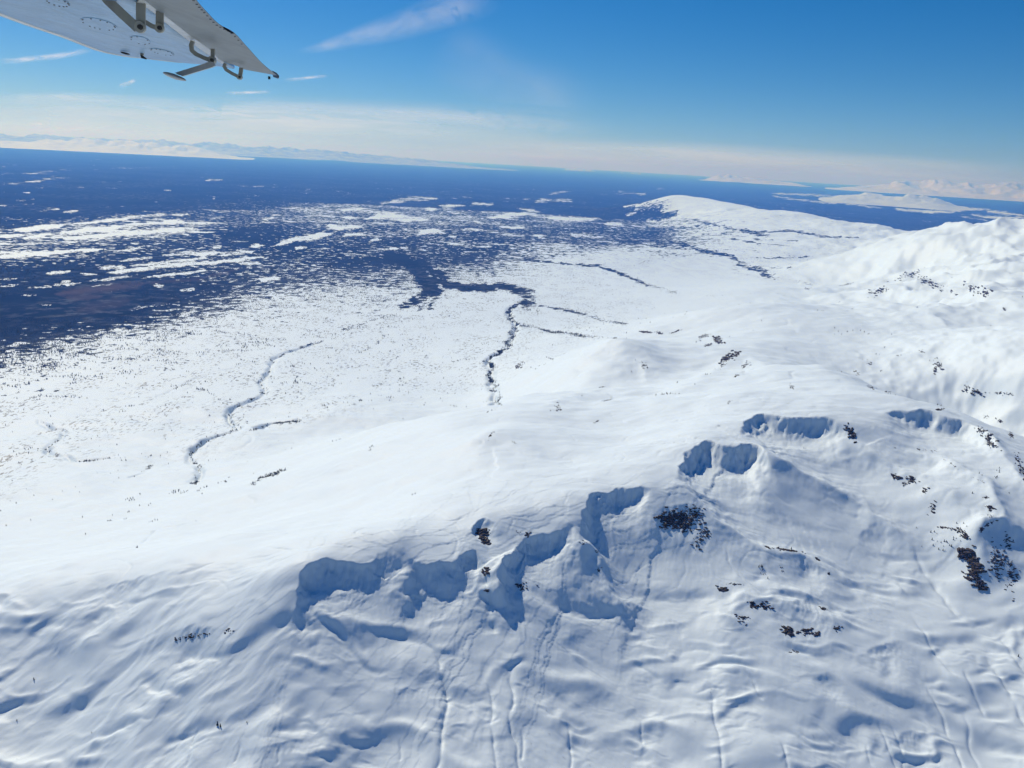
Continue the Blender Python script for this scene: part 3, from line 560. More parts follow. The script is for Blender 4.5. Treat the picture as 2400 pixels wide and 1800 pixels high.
def ground_material():
    m, n, l, bs = new_mat("snow_and_forest"); b = NB(n, l)
    pos = n.new('ShaderNodeNewGeometry').outputs['Position']
    flat = b.vmul(pos, (1, 1, 0.25))
    forest, lake, brown, farn, rocka = (b.attr(k) for k in ('forest', 'lake', 'brown', 'farn', 'rock'))
    ns = b.noise(flat, 1 / 26.0, 3, .62); nm = b.noise(flat, 1 / 150.0, 4, .62, .4); nl = b.noise(flat, 1 / 620.0, 5, .6, .5)
    nf = b.fmix(farn, b.math('ADD', b.math('MULTIPLY', ns, .65), b.math('MULTIPLY', nm, .35)), b.math('ADD', b.math('MULTIPLY', nl, .44), b.math('ADD', b.math('MULTIPLY', nm, .40), b.math('MULTIPLY', ns, .16))))
    # sharpen contrast of the noise, then compare with how dense the trees stand
    nn = b.math('ADD', b.math('MULTIPLY', b.math('SUBTRACT', nf, .5), b.fmix(farn, 2.9, 4.6)), .5)
    th = b.math('SUBTRACT', forest, b.math('MULTIPLY', lake, b.ramp(ns, .3, .7, .75, 1.35)))
    dark = b.ramp(b.math('SUBTRACT', th, nn), -.03, .03)
    # small openings between the trees
    ng = b.noise(flat, 1 / 60.0, 2, .5); nbig = b.noise(flat, 1 / 900.0, 2, .5)
    gap = b.ramp(b.math('ADD', ng, b.math('ADD', b.math('MULTIPLY', nbig, .35), b.math('MULTIPLY', forest, -.42))), .43, .47)
    dark = b.math('MULTIPLY', dark, b.math('SUBTRACT', 1.0, b.math('MULTIPLY', gap, b.ramp(forest, 1.05, .94))))
    thin = b.math('MULTIPLY', b.ramp(ns, .40, .60), b.ramp(forest, .9, .3, 0, .55))
    dark = b.math('MULTIPLY', dark, b.math('SUBTRACT', 1.0, b.math('MULTIPLY', thin, b.math('SUBTRACT', 1.0, farn))))
    nt = b.noise(flat, 1 / 340.0, 3, .5)
    brush = b.math('MULTIPLY', b.ramp(b.noise(b.vmul(pos, (1, .55, .2)), 1 / 11.0, 3, .65), .55, .62), b.math('MULTIPLY', b.ramp(b.noise(b.vmul(pos, (1, .5, .2)), 1 / 130.0, 3, .6), .42, .58), b.math('MULTIPLY', b.ramp(forest, .015, .10), b.ramp(forest, .8, .4, 0, .8))))
    trees = b.mix(b.ramp(nt, .3, .7), (.007, .011, .012, 1), (.014, .018, .017, 1))
    mott = b.math('MULTIPLY', b.ramp(b.noise(flat, 1 / 95.0, 4, .65), .48, .66), b.ramp(b.noise(flat, 1 / 1500.0, 3, .5), .38, .62))
    trees = b.mix(b.math('MULTIPLY', mott, .5), trees, (.16, .175, .19, 1))
    trees = b.mix(brown, trees, (.085, .062, .055, 1))
    nr = b.noise(b.vmul(pos, (1, .6, 1.3)), 1 / 8.0, 5, .7, .5); nr = b.math('ADD', b.math('MULTIPLY', b.math('SUBTRACT', nr, .5), 1.35), .5)
    rk = b.ramp(b.math('ADD', nr, b.math('MULTIPLY', rocka, .45)), .80, .83)
    rk = b.math('MULTIPLY', rk, b.ramp(rocka, .05, .2))
    rcol = b.mix(b.ramp(b.noise(pos, 1 / 2.3, 3), .35, .65), (.030, .026, .025, 1), (.075, .060, .052, 1))
    tint = b.noise(b.vmul(pos, (1, 1, 1)), 1 / 45.0, 4, .55)
    snow = b.mix(tint, (.635, .745, .855, 1), (.685, .785, .88, 1))
    colr = b.mix(brush, snow, (.05, .053, .055, 1)); colr = b.mix(dark, colr, trees); colr = b.mix(rk, colr, rcol)
    l.new(colr, bs.inputs['Base Color'])
    l.new(b.fmix(b.math('MAXIMUM', dark, rk), .55, .95), bs.inputs['Roughness'])
    l.new(b.fmix(b.math('MAXIMUM', dark, rk), .25, 0.0), bs.inputs['Specular IOR Level'])
    bump = n.new('ShaderNodeBump'); bump.inputs['Strength'].default_value = .11; bump.inputs['Distance'].default_value = 1.0
    hgt = b.math('ADD', b.math('MULTIPLY', b.noise(b.vmul(pos, (1, .45, 1)), 1 / 5.0, 4, .55), .55), b.math('MULTIPLY', b.noise(b.vmul(pos, (.55, 1, 1)), 1 / 22.0, 3, .5), 1.6))
    hgt = b.math('ADD', hgt, b.math('MULTIPLY', rk, b.math('MULTIPLY', b.noise(pos, 1 / 3.0, 4, .7), 3.0)))
    hgt = b.math('MULTIPLY', hgt, b.math('SUBTRACT', 1.0, farn))
    l.new(hgt, bump.inputs['Height']); l.new(bump.outputs[0], bs.inputs['Normal'])
    return m

def flat_mat(name, c1, c2, scale, rough=.9, bumpd=0.0):
    m, n, l, bs = new_mat(name); b = NB(n, l); pos = n.new('ShaderNodeNewGeometry').outputs['Position']
    nz = b.noise(pos, scale, 4, .6); l.new(b.mix(b.ramp(nz, .3, .7), c1 + (1,), c2 + (1,)), bs.inputs['Base Color'])
    bs.inputs['Roughness'].default_value = rough; bs.inputs['Specular IOR Level'].default_value = .25
    if bumpd:
        bp = n.new('ShaderNodeBump'); bp.inputs['Distance'].default_value = bumpd; l.new(nz, bp.inputs['Height']); l.new(bp.outputs[0], bs.inputs['Normal'])
    return m

# ------------------------------------------------------------------ mesh helpers
def tag(o, label=None, cat=None, group=None, kind=None):
    for k, v in (('label', label), ('category', cat), ('group', group), ('kind', kind)):
        if v: o[k] = v
    return o
def mesh_np(name, V, Fq, mat, smooth=True):
    """fast mesh from arrays; Fq is (n,4) or (n,3)"""
    me = bpy.data.meshes.new(name); k = Fq.shape[1]
    me.vertices.add(len(V)); me.vertices.foreach_set('co', np.ascontiguousarray(V, np.float32).ravel())
    me.loops.add(Fq.size); me.loops.foreach_set('vertex_index', np.ascontiguousarray(Fq, np.int32).ravel())
    me.polygons.add(len(Fq)); me.polygons.foreach_set('loop_start', np.arange(0, Fq.size, k, dtype=np.int32))
    me.update(calc_edges=True)
    if smooth: me.polygons.foreach_set('use_smooth', np.ones(len(Fq), bool))
    if mat: me.materials.append(mat)
    return me
def put(name, me, parent=None):
    o = bpy.data.objects.new(name, me); col.objects.link(o); o.parent = parent; return o
def grid_faces(nr, nc):
    i = np.arange(nr * nc).reshape(nr, nc)
    return np.stack([i[:-1, :-1].ravel(), i[:-1, 1:].ravel(), i[1:, 1:].ravel(), i[1:, :-1].ravel()], 1)
def point_attr(me, name, v):
    at = me.attributes.new(name, 'FLOAT', 'POINT'); at.data.foreach_set('value', np.ascontiguousarray(v, np.float32).ravel())

MAT_GROUND = ground_material()
# the same sheet carried on round behind the aircraft and below it
NR2, NC2 = 70, 60
iL = np.unique(np.linspace(0, len(LROW) - 1, NR2).astype(int)); w = np.linspace(0, 1, NC2)[None]
th2 = TCOL[-1] + (2 * np.pi - (TCOL[-1] - TCOL[0])) * w
def carry(F): return F[iL, -1][:, None] * (1 - w) + F[iL, 0][:, None] * w
R2 = np.exp(LROW[iL])[:, None]; X2, Y2 = R2 * np.sin(th2), R2 * np.cos(th2)
Z2 = carry(Z) + 12 * fbm(X2 / 300, Y2 / 300, 2, 241) * np.sin(np.pi * w) * (R2 < 4000)
ring = np.concatenate([np.arange(len(TCOL)), len(LROW) * len(TCOL) + np.arange(1, NC2 - 1)])
VV = np.concatenate([np.stack([X, Y, Z], -1).reshape(-1, 3), np.stack([X2, Y2, Z2], -1).reshape(-1, 3), [[0, 0, float(Z[0].mean()) - 25]]])
n1 = X.size; FA = [grid_faces(*X.shape), grid_faces(len(iL), NC2) + n1]
me = mesh_np("terrain", VV, np.concatenate(FA), MAT_GROUND)
for k, v in (('forest', FOREST), ('lake', LAKE_G), ('brown', BROWN_G), ('farn', FARN), ('rock', ROCKA)): point_attr(me, k, np.concatenate([v.ravel(), (carry(v) * (1 if k in ('forest', 'farn') else 0)).ravel(), [0]]))
# close the hole under the eye
bm = bmesh.new(); bm.from_mesh(me); bm.verts.ensure_lookup_table(); c = bm.verts[len(VV) - 1]
rim = list(range(0, len(TCOL), 24)) + [len(TCOL) - 1] + [n1 + j for j in range(6, NC2 - 1, 6)]
fs = [bm.faces.new((c, bm.verts[rim[(i + 1) % len(rim)]], bm.verts[rim[i]])) for i in range(len(rim))]
for f in fs: f.smooth = True
bm.to_mesh(me); bm.free()
tag(put("terrain", me), "snow covered ridge, cirques and snowfield running out to the dark wooded plain", "terrain", kind="structure")
# ------------------------------------------------------------------ distant mountains
MAT_HAZED_SNOW = flat_mat("hazed_snow", (.42, .50, .59), (.54, .62, .70), 1 / 900.0, .7)  # snow colour dimmed and blued, distance haze painted in
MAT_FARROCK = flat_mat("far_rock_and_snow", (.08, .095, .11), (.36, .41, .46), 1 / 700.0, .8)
def far_range(name, label, sky_pts, r, depth, seed, rough=.5, nt=220, nr=36, foot=0.0, ends=True, mat=None, cat="mountain range"):
    """ridge whose skyline follows picture points, standing at distance r with a real depth"""
    pts = np.array(sky_pts, float); d = rays(pts[:, 0], pts[:, 1]); h = np.hypot(d[:, 0], d[:, 1])
    th = np.arctan2(d[:, 0], d[:, 1]); zt = HC + d[:, 2] / h * r + foot
    T = np.linspace(th[0], th[-1], nt); q = np.linspace(-1, 1, nr); TT2, Q = np.meshgrid(T, q)
    env = np.interp(TT2, th, zt); R2 = r + Q * depth * .5
    x, y = R2 * np.sin(TT2), R2 * np.cos(TT2)
    k = depth / 5.0; rid = 1 - np.abs(fbm(x / k, y / k, 4, seed, .5)) * 1.5
    prof = np.clip(1 - np.abs(Q + .22 * perlin(x / (k * 1.5), y * 0, seed + 5)), 0, 1) ** 1.35
    z = env * prof * ((1 - rough) + rough * rid)
    e = (TT2 - th[0]) / (th[-1] - th[0]); edge = sstep(0, .22, e) * sstep(1, .78, e) if ends else 1.0
    z = z / (1 - .22 * rough) * edge - foot
    me = mesh_np(name, np.stack([x, y, z - 4], -1).reshape(-1, 3), grid_faces(nr, nt), mat or MAT_HAZED_SNOW)
    tag(put(name, me), label, cat, kind="structure")
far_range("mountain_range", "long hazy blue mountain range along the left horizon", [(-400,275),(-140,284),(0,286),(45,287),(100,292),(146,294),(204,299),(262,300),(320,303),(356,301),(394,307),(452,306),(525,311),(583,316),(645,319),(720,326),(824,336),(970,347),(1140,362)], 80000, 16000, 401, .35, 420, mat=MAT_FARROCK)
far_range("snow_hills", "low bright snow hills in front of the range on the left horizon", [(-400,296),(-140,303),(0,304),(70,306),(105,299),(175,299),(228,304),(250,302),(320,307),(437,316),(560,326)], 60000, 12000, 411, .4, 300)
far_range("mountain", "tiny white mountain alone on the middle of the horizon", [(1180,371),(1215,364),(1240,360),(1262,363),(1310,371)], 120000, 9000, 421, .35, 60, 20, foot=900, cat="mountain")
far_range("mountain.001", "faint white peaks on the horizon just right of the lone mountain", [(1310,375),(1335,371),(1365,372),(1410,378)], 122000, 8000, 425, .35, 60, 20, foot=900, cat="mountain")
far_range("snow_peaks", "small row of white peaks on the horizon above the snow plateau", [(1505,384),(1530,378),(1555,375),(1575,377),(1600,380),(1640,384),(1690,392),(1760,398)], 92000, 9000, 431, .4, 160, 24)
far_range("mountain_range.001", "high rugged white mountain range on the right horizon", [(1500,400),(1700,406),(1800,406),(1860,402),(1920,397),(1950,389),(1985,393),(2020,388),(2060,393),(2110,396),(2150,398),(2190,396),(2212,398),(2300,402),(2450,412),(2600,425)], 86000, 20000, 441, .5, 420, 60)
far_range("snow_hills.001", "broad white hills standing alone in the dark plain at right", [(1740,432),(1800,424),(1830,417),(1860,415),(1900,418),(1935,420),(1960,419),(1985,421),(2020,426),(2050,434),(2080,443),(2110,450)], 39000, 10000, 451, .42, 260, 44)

# ------------------------------------------------------------------ clouds: thin high sheets
def cloud_mat(name, alpha, scale, lo=.25, hi=.72):
    m = bpy.data.materials.new(name); m.use_nodes = True; n = m.node_tree.nodes; l = m.node_tree.links
    n.remove(n['Principled BSDF']); b = NB(n, l)
    pos = n.new('ShaderNodeNewGeometry').outputs['Position']; u, v = b.attr('along'), b.attr('across')
    cmb = n.new('ShaderNodeCombineXYZ'); l.new(b.math('MULTIPLY', u, scale), cmb.inputs[0]); l.new(b.math('MULTIPLY', v, 1.1), cmb.inputs[1])
    nz = b.noise(cmb.outputs[0], 1.0, 5, .6, .6)
    fall = b.math('MULTIPLY', b.ramp(b.math('ABSOLUTE', v), 1.0, .1), b.math('MULTIPLY', b.ramp(u, 0.0, .25), b.ramp(u, 1.0, .7)))
    a = b.math('MULTIPLY', b.math('MULTIPLY', fall, b.ramp(nz, lo, hi)), alpha)
    tr = n.new('ShaderNodeBsdfTransparent'); tl = n.new('ShaderNodeBsdfTranslucent'); tl.inputs[0].default_value = (.88, .88, .92, 1)
    mx = n.new('ShaderNodeMixShader'); l.new(a, mx.inputs[0]); l.new(tr.outputs[0], mx.inputs[1]); l.new(tl.outputs[0], mx.inputs[2])
    l.new(mx.outputs[0], n['Material Output'].inputs['Surface']); return m
def cloud(label, pts, hw, alpha, alt=8500.0, scale=5.0, seed=0, hw1=None, lo=.25, hi=.72):
    P = smooth_line(pts, 8); P = np.array(P); n = len(P); m = 9
    t = np.linspace(0, 1, n); tg = np.gradient(P, axis=0); nrm = np.stack([-tg[:, 1], tg[:, 0]], 1); nrm /= np.linalg.norm(nrm, axis=1)[:, None]
    w = hw + ((hw1 if hw1 else hw) - hw) * t; vv = np.linspace(-1, 1, m)
    Q = P[:, None] + nrm[:, None] * (w[:, None] * vv[None])[..., None]
    d = rays(Q[..., 0].ravel(), Q[..., 1].ravel()); k = (alt - HC) / np.maximum(d[:, 2], 14.0)
    V = d * k[:, None]; V[:, 2] += HC
    me = mesh_np("cirrus_cloud", V, grid_faces(n, m), cloud_mat("cloud_ice", alpha, scale, lo, hi))
    point_attr(me, 'along', np.repeat(t, m) + seed * 0); point_attr(me, 'across', np.tile(vv, n))
    o = put("cirrus_cloud", me); tag(o, label, "cloud", "thin clouds in the sky"); o.visible_shadow = True
cloud("long feathery cirrus streak rising to the right in the upper middle sky", [(630,114),(700,100),(780,78),(880,50),(1000,8),(1080,-30)], 5, .28, scale=7, hw1=64, lo=.1, hi=.8)
cloud("pale streaky cloud under the wing at the left edge", [(-20,134),(60,128),(130,120),(215,104)], 9, .6)
cloud("small flat lens-shaped cloud under the wing tip", [(482,202),(535,200),(590,199)], 5, .7, scale=3)
cloud("thin small cloud just right of the wing tip", [(610,174),(665,168),(712,164)], 5, .6, scale=3)
cloud("small slanting wisp below the wing on the left", [(255,188),(275,180),(297,172)], 7, .6, scale=2)
cloud("tiny bright cloud low over the left mountains", [(54,270),(75,268),(98,268)], 4.5, 1.0, alt=3800, scale=2)
cloud("pale cloud band low across the left sky", [(-60,222),(60,214),(150,212),(300,220),(480,232)], 18, .5, scale=3, lo=.1, hi=.85)
cloud("broad milky veil low over the left and middle horizon", [(-200,262),(100,256),(400,256),(700,262),(1000,275),(1380,305)], 60, .66, scale=3, lo=.0, hi=.9)
cloud("faint long cloud band over the middle horizon", [(420,238),(650,236),(900,248),(1100,262),(1340,285)], 22, .42, scale=3, lo=.05, hi=.85)
cloud("very faint slanting veil high in the middle sky", [(930,90),(1040,150),(1150,200),(1300,260)], 95, .13, scale=2, lo=0, hi=.9)
cloud("faint milky layer close above the middle and right horizon", [(900,330),(1200,325),(1500,335),(1900,360),(2300,385)], 36, .45, alt=5200, scale=3, lo=.0, hi=.85)

# ------------------------------------------------------------------ trees and shrubs
MAT_SPRUCE = flat_mat("spruce_needles", (.012, .018, .016), (.030, .036, .028), 1 / 3.0)
MAT_BARK = flat_mat("bark", (.06, .045, .035), (.11, .085, .065), 1.5)
def cone_arrays(x, y, z, h, w, ns=5, tilt=None):
    n = len(x); a = np.arange(ns) / ns * 2 * np.pi; ph = rng.uniform(0, 6.28, n)
    V = np.empty((n, ns + 1, 3)); jit = rng.uniform(.65, 1.25, (n, ns))
    V[:, :ns, 0] = x[:, None] + w[:, None] * jit * np.cos(a[None] + ph[:, None]); V[:, :ns, 1] = y[:, None] + w[:, None] * jit * np.sin(a[None] + ph[:, None]); V[:, :ns, 2] = (z + .04 * h)[:, None] + rng.uniform(-.05, .08, (n, ns)) * h[:, None]
    V[:, ns, 0] = x + rng.normal(0, .05, n) * h; V[:, ns, 1] = y; V[:, ns, 2] = z + h
    k = np.arange(ns); f = np.stack([k, (k + 1) % ns, np.full(ns, ns)], 1)
    Fq = (f[None] + (np.arange(n) * (ns + 1))[:, None, None]).reshape(-1, 3)
    return V.reshape(-1, 3), Fq
def sample(F, x, y): return ground(x, y, F)
NC = 520000
st = rng.uniform(RAD(-44), RAD(40), NC); sl = rng.uniform(math.log(900), math.log(6800), NC)
sx, sy = np.exp(sl) * np.sin(st), np.exp(sl) * np.cos(st)
sf = sample(FOREST, sx, sy); slk = sample(LAKE_G, sx, sy); scr = sample(np.maximum(CRK_G, TREE_G), sx, sy)
clump = .5 + .38 * perlin(sx / 75, sy / 45, 501) + .36 * perlin(sx / 24, sy / 24, 503) + .42 * perlin(sx / 260, sy / 170, 505)
dens = sf - slk - .04
keep = (clump < dens * 1.15 + .02) & (rng.uniform(0, 1, NC) < np.clip(.25 + dens * .9 + scr * .4, 0, .95)) | ((rng.uniform(0, 1, NC) < .003 * sstep(0, .06, sf)) & (sf > .015))
keep |= (scr > .3) & (rng.uniform(0, 1, NC) < .22 * scr) & (slk < .3)
keep &= sf < 1.06
tx, ty = sx[keep], sy[keep]; tr_ = np.hypot(tx, ty); tz = ground(tx, ty)
o_ = np.argsort(tr_); tx, ty, tz, tr_ = tx[o_], ty[o_], tz[o_], tr_[o_]
th_ = rng.uniform(2.6, 6.2, len(tx)) * (.75 + .55 * sstep(1500, 3200, tr_)); tw_ = th_ * rng.uniform(.16, .27, len(tx))
print("trees", len(tx))
NI = 190                                          # the ones that show largest are things of their own
V, Fq = cone_arrays(tx[NI:], ty[NI:], tz[NI:], th_[NI:], tw_[NI:])
tag(put("spruce_wood", mesh_np("spruce_wood", V, Fq, MAT_SPRUCE, False)), "open spruce wood thinning out from the dark plain on to the snowfield", "wood", kind="stuff")

def spruce_mesh(seed):
    r = random.Random(seed); bm = bmesh.new(); ns = 7
    for k in range(4):
        zb, zt, w = .12 + .2 * k, .45 + .185 * k, .24 * (1 - .21 * k)
        ring = [bm.verts.new((w * r.uniform(.6, 1.2) * math.cos(6.283 * i / ns), w * r.uniform(.6, 1.2) * math.sin(6.283 * i / ns), zb + r.uniform(-.03, .03))) for i in range(ns)]
        top = bm.verts.new((r.uniform(-.01, .01), r.uniform(-.01, .01), min(zt, 1.0)))
        for i in range(ns): bm.faces.new((ring[i], ring[(i + 1) % ns], top))
    me = bpy.data.meshes.new("spruce_crown"); bm.to_mesh(me); bm.free(); me.materials.append(MAT_SPRUCE); return me
def trunk_mesh():
    bm = bmesh.new(); bmesh.ops.create_cone(bm, segments=6, radius1=.03, radius2=.012, depth=.5, matrix=Matrix.Translation((0, 0, .2)))
    me = bpy.data.meshes.new("spruce_trunk"); bm.to_mesh(me); bm.free(); me.materials.append(MAT_BARK); return me
CROWNS = [spruce_mesh(k) for k in range(4)]; TRUNK = trunk_mesh()
def spruce(x, y, z, h, label, group, parts=False):
    sc_ = (h * random.uniform(.85, 1.2), h * random.uniform(.85, 1.2), h)
    if parts:
        e = put("spruce_tree", None); e.location = (x, y, z - .1); e.scale = sc_; e.rotation_euler.z = random.uniform(0, 6)
        put("crown", random.choice(CROWNS), e); put("trunk", TRUNK, e)
    else:
        e = put("spruce_tree", random.choice(CROWNS)); e.location = (x, y, z - .12 * h); e.scale = sc_; e.rotation_euler.z = random.uniform(0, 6)
    return tag(e, label, "tree", group)
SPOTS = [((1410,1383),6.0,"taller of two close spruces on the snow slope at lower left"),((1428,1392),4.6,"shorter of two close spruces on the snow slope at lower left"),((1600,1365),2.6,"small lone spruce just right of the close pair at lower left"),
 ((220,1088),4.0,"lone spruce on a snow drift crest at the lower left edge"),((110,1352),2.6,"small spruce in the lower left corner below the drift"),((595,1432),2.2,"tiny spruce on smooth snow left of the close pair")]
for (a_, b_), h, lab in SPOTS:
    x, y, z = hit(a_ / 3.0, 1106 + b_ / 3.0); spruce(x[0], y[0], z[0], h, lab, "lone spruces on the near slope", True)
for k, (a_, b_) in enumerate([(815,1030),(826,1022),(838,1034),(845,1020),(854,1030),(862,1018),(870,1030)]):
    x, y, z = hit(a_ / 3.0, 737.3 + b_ / 3.0); spruce(x[0], y[0], z[0], random.uniform(3.5, 5.5), "dark spruce in the small clump alone on the white slope at left", "clump of spruces on the left slope", True)
for a_, b_ in [(905,1065),(1480,885),(1310,990),(515,978),(405,972),(220,1000),(340,1027),(765,838),(715,857),(630,855),(770,887),(505,645),(1072,635),(1270,640),(1345,680),(1250,575),(1255,428),(1065,545),(990,515),(245,710),(120,455),(520,300),(200,1160),(535,1140),(1270,1165),(555,1250),(1090,365),(40,1195),(918,730),(1085,720)]:
    x, y, z = hit(a_ / 3.0, 737.3 + b_ / 3.0); spruce(x[0], y[0], z[0], random.uniform(2.6, 4.6), "small lone dark spruce standing apart on the open white snowfield at left", "scattered spruces on the open snowfield")
for k in range(NI):
    azk = math.degrees(math.atan2(tx[k], ty[k])); big_ = "taller" if th_[k] > np.median(th_[:NI]) else "low"
    where = ("at the far left edge of the snowfield", "by the long thin creek at left", "beside the winding left creek", "between the left creek and the middle creek", "along the middle creek", "right of the middle creek")[int(np.clip((azk + 36) // 8, 0, 5))]
    spruce(tx[k], ty[k], tz[k], th_[k], big_ + " dark spruce among the nearest scattered trees " + where, "nearest scattered trees " + where)

def shrub_mesh(seed):
    r = random.Random(seed); bm = bmesh.new()
    for k in range(7):
        a = r.uniform(0, 6.28); ln = r.uniform(.5, 1.0); le = r.uniform(.15, .5); w = .035
        b0 = Vector((r.uniform(-.12, .12), r.uniform(-.12, .12), -.1)); b1 = b0 + Vector((math.cos(a) * le * ln, math.sin(a) * le * ln, ln + .1))
        tv = bm.verts.new(b1); ring = [bm.verts.new(b0 + Vector((w * math.cos(q), w * math.sin(q), 0))) for q in (0, 2.1, 4.2)]
        for i in range(3): bm.faces.new((ring[i], ring[(i + 1) % 3], tv))
    me = bpy.data.meshes.new("shrub"); bm.to_mesh(me); bm.free(); me.materials.append(MAT_BARK); return me
SHRUBS = [shrub_mesh(k) for k in range(4)]
def shrub(x, y, z, h, label, group):
    o = put("alder_shrub", random.choice(SHRUBS)); o.location = (x, y, z); o.scale = (h, h, h); o.rotation_euler.z = random.uniform(0, 6); tag(o, label, "shrub", group)
for ox, L, lab, grp in ((1474.7, [(900,1180),(930,1175),(1070,1265),(1170,1225),(1240,1170),(1240,1255),(1400,1265),(1640,1030),(1600,1145),(1790,1190),(1880,1155),(2040,1380),(2060,1400),(1980,1430),(1960,1420),(845,1450),(850,1465),(185,1150),(180,1170),(80,1360),(1415,1360),(1420,1590),(1440,1600),(1700,1580),(1680,1610),(1120,1600),(1300,1320),(1520,850),(510,1400),(560,1590)], "thin bare shrub poking through the snow at lower right", "bare shrubs on the lower right slope"),
                        (737.3, [(510,1450),(515,1490),(500,1470),(590,1415),(1340,1435),(1350,1440),(1330,1510),(1440,1590),(1450,1600),(1580,1490),(1575,1500),(1610,1480),(1250,1530),(1230,1500),(1210,1580),(1320,1550),(1620,1630),(1610,1640),(515,1620),(505,1635),(370,1390),(1310,1050),(1330,1290)], "thin bare shrub poking through the snow at the bottom middle", "bare shrubs on the bottom middle slope"),
                        (0.0, [(680,1255),(685,1330),(280,1455),(445,1645),(460,1640),(110,1600),(740,1650)], "thin bare shrub poking through the snow at the bottom left", "bare shrubs on the bottom left slope")):
    for a_, b_ in L:
        x, y, z = hit(ox + a_ / 3.0, 1106 + b_ / 3.0); shrub(x[0], y[0], z[0], random.uniform(.9, 1.7), lab, grp)
# ------------------------------------------------------------------ rock outcrops
def rock_mat():
    m, n, l, bs = new_mat("frost_broken_rock"); b = NB(n, l); g = n.new('ShaderNodeNewGeometry'); pos = g.outputs['Position']
    sep = n.new('ShaderNodeSeparateXYZ'); l.new(g.outputs['Normal'], sep.inputs[0])
    c = b.mix(b.ramp(b.noise(pos, .8, 4, .65), .3, .7), (.024, .021, .022, 1), (.075, .062, .056, 1))
    sn = b.ramp(b.math('ADD', sep.outputs[2], b.math('MULTIPLY', b.noise(pos, .5, 3), .5)), 1.24, 1.34)
    l.new(b.mix(sn, c, (.74, .80, .86, 1)), bs.inputs['Base Color']); bs.inputs['Roughness'].default_value = .92; bs.inputs['Specular IOR Level'].default_value = .2
    return m
MAT_ROCK = rock_mat()
_b = bmesh.new(); bmesh.ops.create_icosphere(_b, subdivisions=1, radius=1.0); ICO_V = np.array([v.co[:] for v in _b.verts]); ICO_F = np.array([[v.index for v in f.verts] for f in _b.faces]); _b.free()
def outcrop(label, blobs):
    P = []
    for (x, y, rx, ry, rot, v) in blobs:
        n = int(max(6, 0.19 * rx * ry * v)) + 4
        u = rng.normal(0, .42, n) * rx; w = rng.normal(0, .42, n) * ry; cr, sr = math.cos(RAD(rot)), math.sin(RAD(rot))
        P.append(np.stack([x + u * cr - w * sr, y + u * sr + w * cr, np.full(n, min(rx, ry)), np.full(n, v), np.full(n, rx * cr / max(rx, 1)), np.full(n, sr)], 1))
    P = np.concatenate(P); gx, gy, gz = hit(P[:, 0], P[:, 1])
    d = np.sqrt(gx ** 2 + gy ** 2 + (gz - HC) ** 2); sz = d / F_PX * rng.uniform(.9, 3.2, len(P)) * np.clip(P[:, 2] / 8.0, .5, 1.3) * np.clip(P[:, 3] * 1.2, .6, 1.3)
    hx2, hy2, hz2 = hit(P[:, 0] + 3 * P[:, 4], P[:, 1] + 3 * P[:, 5]); yaw = np.arctan2(hy2 - gy, hx2 - gx)
    Vs, Fs = [], []
    x0, y0, z0 = gx.mean(), gy.mean(), gz.min()
    for k in range(len(P)):
        a = yaw[k] + rng.normal(0, .35); R = np.array([[math.cos(a), -math.sin(a), 0], [math.sin(a), math.cos(a), 0], [0, 0, 1]])
        v = ICO_V * rng.uniform(.7, 1.3, (len(ICO_V), 1)) * np.array([1.9, .85, .36]) * sz[k]
        v = v @ R.T; v[:, 2] += v[:, 1] * .25
        Vs.append(v + np.array([gx[k] - x0, gy[k] - y0, gz[k] - z0 + .12 * sz[k]])); Fs.append(ICO_F + k * len(ICO_V))
    o = put("rock_outcrop", None); o.location = (x0, y0, z0)
    tag(put("broken_stones", mesh_np("broken_stones", np.concatenate(Vs), np.concatenate(Fs), MAT_ROCK, False), o), kind="stuff")
    tag(o, label, "rocks", "rock outcrops on the snow")
for lab, bl in OUTCROPS: outcrop(lab, bl)

# ------------------------------------------------------------------ the aircraft's wing
def paint(name, c, rough, streak=0.0, wave=0.0, metal=0.0):
    m, n, l, bs = new_mat(name); b = NB(n, l); tc = n.new('ShaderNodeTexCoord').outputs['Object']
    nz = b.noise(b.vmul(tc, (9, 1.6, 1)), 1.0, 4, .6, .6); nd = b.noise(tc, 14.0, 4, .6)
    dk = tuple(k * .72 for k in c) + (1,)
    l.new(b.mix(b.ramp(b.math('ADD', b.math('MULTIPLY', nz, .7), b.math('MULTIPLY', nd, .3)), .3, .7), dk, c + (1,)), bs.inputs['Base Color'])
    bs.inputs['Roughness'].default_value = rough; bs.inputs['Metallic'].default_value = metal
    h = b.math('MULTIPLY', nz, streak)
    if wave:
        w = n.new('ShaderNodeTexWave'); w.bands_direction = 'X'; w.inputs['Scale'].default_value = 14.0; l.new(tc, w.inputs['Vector'])
        h = b.math('ADD', h, b.math('MULTIPLY', w.outputs['Fac'], wave))
    bp = n.new('ShaderNodeBump'); bp.inputs['Strength'].default_value = .6; bp.inputs['Distance'].default_value = 1.0
    l.new(h, bp.inputs['Height']); l.new(bp.outputs[0], bs.inputs['Normal']); return m
MAT_WING = paint("wing_paint", (.24, .44, .70), .38, .05)
MAT_WING.node_tree.nodes["Principled BSDF"].inputs["Coat Weight"].default_value = .25; MAT_WING.node_tree.nodes["Principled BSDF"].inputs["Coat Roughness"].default_value = .12
MAT_AIL = paint("aileron_paint", (.20, .235, .27), .5, .002, .0012)
MAT_GLEAM = paint("painted_gleam", (.62, .66, .70), .25)  # pale tone standing in for sky and snow light on the wing
MAT_BRK = paint("bracket_paint", (.36, .37, .35), .45)
MAT_DARK = paint("dark_rubber", (.015, .017, .022), .6)
MAT_SCREW = paint("screw_heads", (.16, .15, .15), .6)
MAT_WHITE = paint("pale_paint", (.45, .47, .50), .4)
